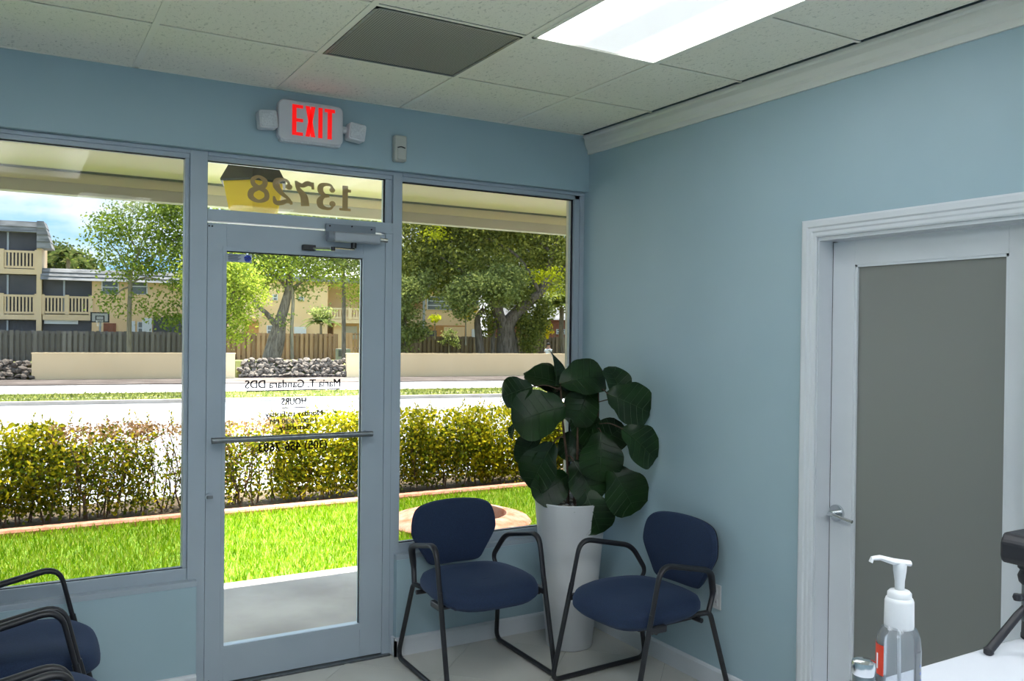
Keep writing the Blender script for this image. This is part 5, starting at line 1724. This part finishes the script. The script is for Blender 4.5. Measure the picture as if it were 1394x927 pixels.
# left tree
T = 14
s_ = st(176, 470, T)[0]
t1 = thing('street_tree', 'airy light green tree with slim grey trunk in front of the yellow wing', 'tree', SP(s_, T, -0.35)[:])
limb(t1, [SP(s_, T, -0.4), pp(176, 440, T), pp(177, 400, T), pp(178, 370, T)], 0.13, 0.10, 'bark_pale', 'trunk')
for b in ([(178, 375), (165, 350), (140, 320)], [(178, 372), (190, 340), (205, 300)], [(178, 370), (215, 345), (245, 320)], [(178, 385), (200, 378), (240, 385)], [(178, 390), (165, 395), (150, 410)], [(190, 345), (175, 320), (170, 292)]):
    limb(t1, [pp(u, v, T + 0.15 * k) for k, (u, v) in enumerate(b)], 0.06, 0.015, 'bark_pale')
foliage('foliage', t1, blobs_px([(150, 315, 36, 30, T), (195, 300, 48, 34, T), (240, 300, 45, 45, T + 1), (180, 350, 55, 30, T), (235, 360, 45, 45, T), (215, 265, 60, 35, T + 1), (270, 330, 50, 70, T + 1), (152, 405, 20, 15, T), (195, 405, 10, 6, T), (225, 425, 28, 22, T - 0.5), (255, 410, 30, 35, T), (160, 425, 8, 12, T)]), 13000, 0.19, 'leaf_left', 21, clump=0.36)

# pale yellow-green tree close behind the mullion
t2 = thing('street_tree', 'yellow-green tree at the left edge of the door glass', 'tree', SP(7.2, 6.0, -0.35)[:])
limb(t2, [pp(302, 500, 6), pp(303, 460, 6), pp(312, 420, 6), pp(322, 380, 6)], 0.13, 0.06, 'bark', 'trunk')
limb(t2, [pp(312, 420, 6), pp(330, 400, 6.2), pp(345, 375, 6.4)], 0.05, 0.02)
foliage('foliage', t2, blobs_px([(318, 372, 28, 28, 6), (322, 415, 26, 28, 6), (345, 395, 22, 24, 6.5), (318, 450, 20, 20, 6), (290, 380, 40, 60, 6)]), 9000, 0.15, 'leaf_yellow', 22, clump=0.26)

# forked tree seen through the door
T = 15
t3 = thing('forked_tree', 'grey forked tree rising in front of the brown fence through the door glass', 'tree', pp(370, 492, T)[:])
limb(t3, [pp(366, 496, T), pp(372, 470, T), pp(379, 445, T), pp(388, 415, T), pp(394, 385, T), pp(390, 350, T)], 0.46, 0.14, 'bark', 'trunk')
limb(t3, [pp(372, 490, T), pp(380, 465, T - 0.2), pp(384, 440, T - 0.2)], 0.40, 0.22)
limb(t3, [pp(378, 446, T), pp(364, 428, T), pp(352, 417, T), pp(340, 400, T)], 0.18, 0.07)
limb(t3, [pp(394, 400, T), pp(408, 385, T), pp(430, 375, T), pp(455, 365, T)], 0.11, 0.04)
limb(t3, [pp(393, 395, T), pp(375, 375, T), pp(350, 362, T)], 0.11, 0.04)
limb(t3, [pp(398, 492, T), pp(397, 450, T - 0.1), pp(399, 410, T - 0.1), pp(396, 385, T - 0.1)], 0.10, 0.09, 'bark_pale', 'aerial_root')
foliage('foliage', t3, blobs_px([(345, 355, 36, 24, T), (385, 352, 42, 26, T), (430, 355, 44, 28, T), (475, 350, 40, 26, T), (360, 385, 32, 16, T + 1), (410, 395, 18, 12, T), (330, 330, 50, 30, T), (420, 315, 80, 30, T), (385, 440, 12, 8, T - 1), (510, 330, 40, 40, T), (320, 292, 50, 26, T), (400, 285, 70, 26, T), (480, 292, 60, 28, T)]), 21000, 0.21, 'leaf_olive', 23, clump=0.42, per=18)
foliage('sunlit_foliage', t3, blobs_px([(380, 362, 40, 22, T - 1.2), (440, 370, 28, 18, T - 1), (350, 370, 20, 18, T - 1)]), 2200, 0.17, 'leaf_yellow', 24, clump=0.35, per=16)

# straight-stemmed tree at the right of the door
t4 = thing('slim_tree', 'slim straight-trunked tree near the balcony at the right of the door glass', 'tree', pp(468, 492, 16)[:])
limb(t4, [pp(468, 494, 16), pp(468, 450, 16), pp(468, 400, 16), pp(467, 360, 16)], 0.13, 0.10, 'bark', 'trunk')
foliage('foliage', t4, blobs_px([(480, 385, 28, 24, 16), (490, 405, 22, 14, 16), (470, 350, 40, 24, 16.5), (500, 365, 30, 30, 16)]), 3000, 0.16, 'leaf_yellow', 25, clump=0.32)

# potted-looking palm plant by the balcony
t5 = thing('young_palm', 'young palm with arching fronds between the slim tree and forked tree', 'palm', pp(437, 480, 23)[:])
def palm_fronds(parent, c, n, L, droop, m, seed, wid=0.16):
    rn = random.Random(seed)
    for k in range(n):
        a = 2 * PI * k / n + rn.uniform(-.3, .3)
        el = rn.uniform(0.2, 1.1)
        d = Vector((math.cos(a), math.sin(a), 0))
        P = []
        for i in range(8):
            f = i / 7
            P.append(c + d * (L * f * math.cos(el)) + Vector((0, 0, L * f * math.sin(el) - droop * f * f * L)))
        Cc, Nn, Tt, Sz = [], [], [], []
        side = Vector((-d.y, d.x, 0))
        for i in range(1, 8):
            for q in range(3):
                f = (i - 1 + q / 3) / 7
                j = min(6, int(f * 7)); fr = f * 7 - j
                b = P[j] * (1 - fr) + P[j + 1] * fr
                for s in (-1, 1):
                    ll = L * 0.30 * (1 - 0.6 * f)
                    dr = (side * s + (P[j + 1] - P[j]).normalized() * 0.6 + Vector((0, 0, -0.35))).normalized()
                    Cc.append((b + dr * ll * 0.5)[:]); Tt.append(dr[:]); Nn.append((0, 0, 1)); Sz.append(ll)
        fo = leaf_object('frond', Cc, Nn, Tt, Sz, m, parent, aspect=wid)
        return_f = fo
limb(t5, [pp(437, 484, 23), pp(437, 460, 23), pp(437, 440, 23)], 0.10, 0.08, 'bark_pale', 'trunk')
palm_fronds(t5, pp(437, 438, 23), 13, 1.5, 0.55, 'palm', 31, wid=0.22)
foliage('foliage', t5, blobs_px([(437, 428, 12, 14, 23)]), 300, 0.22, 'leaf_olive', 32, clump=0.3)

# palm and trees rising behind the two-storey roof on the left
t6 = thing('coconut_palm', 'palm with drooping fronds rising behind the left wing roof', 'palm', SP(-2, 40, -0.3)[:])
limb(t6, [pp(92, 470, 40), pp(92, 400, 40), pp(93, 352, 40)], 0.2, 0.14, 'bark_pale', 'trunk')
palm_fronds(t6, pp(93, 350, 40), 17, 2.3, 0.75, 'palm', 33)
t7 = thing('background_tree', 'hazy green tree behind the left roofs beside the palm', 'tree', pp(75, 496, 44)[:])
limb(t7, [pp(75, 496, 44), pp(75, 400, 44), pp(76, 360, 44)], 0.3, 0.2, 'bark', 'trunk')
foliage('foliage', t7, blobs_px([(72, 350, 16, 18, 44), (100, 360, 22, 14, 44), (122, 362, 12, 10, 44), (60, 355, 14, 14, 44), (85, 345, 12, 10, 45)]), 3200, 0.32, 'palm', 34, clump=0.45)

# big banyan-like tree in the right window
T = 13
t8 = thing('spreading_fig_tree', 'massive dark spreading fig tree with twisted trunks in the right window', 'tree', pp(695, 492, T)[:])
for pts, r0, r1 in (
    ([(688, 500), (688, 470), (690, 445), (700, 430), (715, 415), (735, 400)], 0.62, 0.26),
    ([(690, 500), (686, 465), (684, 440), (676, 425), (668, 410), (655, 395)], 0.50, 0.14),
    ([(700, 500), (698, 468), (694, 448)], 0.36, 0.26),
    ([(672, 500), (671, 465), (674, 440), (680, 425)], 0.14, 0.10),
    ([(688, 440), (682, 425), (680, 405), (690, 390)], 0.20, 0.10),
    ([(735, 400), (745, 370), (752, 345), (760, 325)], 0.22, 0.10),
    ([(655, 500), (652, 460), (650, 435), (658, 420)], 0.30, 0.12)):
    limb(t8, [pp(u, v, T) for u, v in pts], r0, r1, 'bark', 'trunk')
for pts in ([(738, 398), (765, 365), (790, 350)], [(735, 400), (720, 370), (700, 345), (665, 325)], [(655, 395), (630, 370), (600, 350)], [(752, 345), (735, 330), (720, 318)]):
    limb(t8, [pp(u, v, T) for u, v in pts], 0.13, 0.05)
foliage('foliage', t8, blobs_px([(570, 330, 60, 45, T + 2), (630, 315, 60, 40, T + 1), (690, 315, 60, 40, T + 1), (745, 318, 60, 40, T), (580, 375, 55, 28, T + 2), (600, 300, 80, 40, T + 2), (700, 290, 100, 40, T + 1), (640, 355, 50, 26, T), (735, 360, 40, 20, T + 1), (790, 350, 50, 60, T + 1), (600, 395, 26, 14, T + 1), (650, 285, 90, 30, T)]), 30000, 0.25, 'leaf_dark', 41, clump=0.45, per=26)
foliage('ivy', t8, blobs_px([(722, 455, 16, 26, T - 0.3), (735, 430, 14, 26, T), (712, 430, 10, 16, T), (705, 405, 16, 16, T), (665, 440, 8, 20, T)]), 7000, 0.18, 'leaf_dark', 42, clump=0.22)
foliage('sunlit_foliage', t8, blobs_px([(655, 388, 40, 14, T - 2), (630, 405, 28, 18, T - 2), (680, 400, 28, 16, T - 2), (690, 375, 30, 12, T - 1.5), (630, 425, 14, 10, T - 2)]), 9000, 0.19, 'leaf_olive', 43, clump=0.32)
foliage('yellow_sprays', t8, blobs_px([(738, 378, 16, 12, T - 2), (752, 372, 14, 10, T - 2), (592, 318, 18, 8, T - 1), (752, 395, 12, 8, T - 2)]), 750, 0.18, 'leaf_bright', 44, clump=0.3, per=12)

# pale bushy tree left of the right window, tall palm clump right
t9 = thing('olive_bush_tree', 'pale olive bushy tree at the left edge of the right window', 'tree', pp(552, 492, 12)[:])
limb(t9, [pp(548, 498, 12), pp(550, 460, 12), pp(553, 420, 12)], 0.16, 0.07, 'bark', 'trunk')
foliage('foliage', t9, blobs_px([(556, 395, 24, 18, 12), (550, 425, 20, 24, 12), (565, 450, 18, 12, 12), (545, 460, 20, 20, 12), (575, 380, 14, 10, 12.5)]), 6500, 0.18, 'leaf_olive', 45, clump=0.26)
t10 = thing('background_palm', 'tall green palm behind the fence at the right edge of the right window', 'palm', pp(764, 470, 20)[:])
limb(t10, [pp(764, 490, 20), pp(764, 450, 20), pp(765, 418, 20)], 0.2, 0.15, 'bark', 'trunk')
palm_fronds(t10, pp(765, 415, 20), 14, 2.2, 0.6, 'leaf_olive', 46, wid=0.3)
foliage('foliage', t10, blobs_px([(758, 410, 16, 18, 20.5), (770, 395, 18, 20, 21)]), 900, 0.24, 'leaf_olive', 47, clump=0.35)

t11 = thing('background_tree', 'dense green tree mass behind the villa roof in the right window', 'tree', SP(29, 36, -0.32)[:])
limb(t11, [SP(29, 36, -0.4), SP(29, 36, 2), SP(29, 36.2, 4.5)], 0.4, 0.25, 'bark', 'trunk')
foliage('foliage', t11, blobs_px([(560, 370, 50, 40, 37), (610, 350, 50, 45, 38), (670, 370, 45, 50, 37), (700, 410, 35, 35, 36), (740, 380, 50, 60, 37), (790, 370, 50, 70, 37), (690, 320, 60, 40, 37)]), 22000, 0.38, 'leaf_olive', 48, clump=0.6)

t12 = thing('background_tree', 'broad green tree beyond the right fence, past the window edge', 'tree', SP(40, 26, -0.32)[:])
limb(t12, [SP(40, 26, -0.4), SP(40, 26, 1.6), SP(40.3, 26.2, 3.6)], 0.4, 0.25, 'bark', 'trunk')
foliage('foliage', t12, [(SP(37, 26, 4.5), 3.0, 2.4), (SP(40, 26, 5.5), 3.4, 2.6), (SP(44, 26, 4.2), 3.2, 2.6)], 9000, 0.32, 'leaf_olive', 49, clump=0.5)

# small flowering and potted-looking plants
def small_plant(name, label, u, v0, v1, t, blobs, m, n, size, seed, cat):
    o = thing(name, label, cat, pp(u, v0, t)[:])
    limb(o, [pp(u, v0, t), pp(u, (v0 + v1) / 2, t), pp(u, v1, t)], 0.05, 0.03, 'bark_pale', 'stem', 6)
    foliage('blossoms' if m == 'flower' else 'foliage', o, blobs_px([(*b, t) for b in blobs]), n, size, m, seed, clump=0.16, per=10)
small_plant('flowering_shrub', 'tree spray of vivid yellow blossom hanging left of the big trunk', 634, 470, 424, 11.5, [(638, 421, 7, 5), (634, 430, 5, 4)], 'flower', 330, 0.16, 51, 'shrub')
small_plant('papaya_plant', 'thin young papaya plant against the yellow house', 592, 462, 436, 21.3, [(592, 434, 7, 2.5)], 'leaf_bright', 90, 0.28, 52, 'plant')
small_plant('fence_vine', 'leafy green vine climbing the dark fence', 611, 482, 455, 21.5, [(607, 462, 5, 8), (618, 466, 5, 10), (612, 453, 8, 3)], 'leaf_olive', 420, 0.17, 53, 'vine')
small_plant('yellow_croton', 'yellow-leaved shrub in front of the fence near the walker', 742, 484, 455, 20, [(743, 452, 5, 9), (741, 445, 4, 4)], 'flower', 300, 0.2, 54, 'shrub')

# ================================================================ the walker behind the low wall
def person(base, face):
    """base on the ground; face = heading angle"""
    t = thing('person', 'person in a white shirt walking behind the low wall at the right', 'person', base[:], face)
    def skin(name, verts, edges, radii, m, parent, root=0):
        me = bpy.data.meshes.new(name)
        me.from_pydata(verts, edges, [])
        me.materials.append(M[m])
        o = bpy.data.objects.new(name, me)
        link(o, parent)
        sk_ = o.modifiers.new('skin', 'SKIN')
        if not me.skin_vertices: 
            me.attributes  # noqa
        for k, r in enumerate(radii):
            me.skin_vertices[0].data[k].radius = r if isinstance(r, tuple) else (r, r)
        me.skin_vertices[0].data[root].use_root = True
        sub = o.modifiers.new('subdivision', 'SUBSURF'); sub.levels = 2; sub.render_levels = 2
        return o
    V = [(0, 0, 0.92), (0.0, 0, 1.10), (0.01, 0, 1.30), (0.02, 0, 1.42), (0.035, 0, 1.50), (0.05, 0, 1.58), (0.05, 0, 1.68),
         (0.01, 0.17, 1.38), (-0.06, 0.21, 1.12), (0.02, 0.22, 0.88), (0.05, 0.21, 0.80),
         (0.01, -0.17, 1.38), (0.05, -0.21, 1.12), (0.17, -0.20, 0.90), (0.22, -0.19, 0.83),
         (0.01, 0.09, 0.86), (0.12, 0.09, 0.48), (0.10, 0.09, 0.08), (0.22, 0.10, 0.03),
         (-0.01, -0.09, 0.86), (-0.06, -0.09, 0.48), (-0.22, -0.09, 0.12), (-0.12, -0.09, 0.04)]
    E_ = [(0, 1), (1, 2), (2, 3), (3, 4), (4, 5), (5, 6), (3, 7), (7, 8), (8, 9), (9, 10), (3, 11), (11, 12), (12, 13), (13, 14), (0, 15), (15, 16), (16, 17), (17, 18), (0, 19), (19, 20), (20, 21), (21, 22)]
    Rr = [0.13, 0.12, 0.14, 0.10, 0.055, 0.09, 0.085, 0.06, 0.045, 0.035, 0.03, 0.06, 0.045, 0.035, 0.03, 0.085, 0.06, 0.045, 0.035, 0.085, 0.06, 0.045, 0.035]
    return t, skin, V, E_, Rr
def skinned(name, verts, edges, radii, m, parent, root=0):
    me = bpy.data.meshes.new(name)
    me.from_pydata(verts, edges, [])
    me.materials.append(M[m])
    o = bpy.data.objects.new(name, me)
    link(o, parent)
    o.modifiers.new('skin', 'SKIN')
    lay = me.skin_vertices[0] if len(me.skin_vertices) else None
    if lay is not None:
        for k, r in enumerate(radii):
            lay.data[k].radius = (r, r)
        lay.data[root].use_root = True
    sub = o.modifiers.new('subdivision', 'SUBSURF'); sub.levels = 1; sub.render_levels = 1
    return o
pz_top = st(746, 466.5, 8)
pbase = SP(pz_top[0], 8, pz_top[1] - 1.74)
pt_, _, V_, E__, R_ = person(pbase, SA + 0.35)
skinned('body', V_, E__, R_, 'skin', pt_)
shV = [V_[1], V_[2], V_[3], V_[7], (-0.03, 0.20, 1.22), V_[11], (0.03, -0.20, 1.22), (0, 0, 0.98)]
skinned('shirt', shV, [(7, 0), (0, 1), (1, 2), (2, 3), (3, 4), (2, 5), (5, 6)], [0.145, 0.165, 0.12, 0.085, 0.065, 0.085, 0.065, 0.14], 'shirt', pt_)
trV = [V_[0], V_[15], V_[16], V_[17], V_[19], V_[20], V_[21]]
skinned('trousers', trV, [(0, 1), (1, 2), (2, 3), (0, 4), (4, 5), (5, 6)], [0.145, 0.10, 0.08, 0.065, 0.10, 0.08, 0.065], 'trousers', pt_)
MB().lathe([(0.05, -0.03), (0.098, 0.0), (0.102, 0.05), (0.075, 0.10), (0.01, 0.125)], (0.025, 0, 1.63), 14).build('hair', 'hair', pt_, smooth=True, local=True)
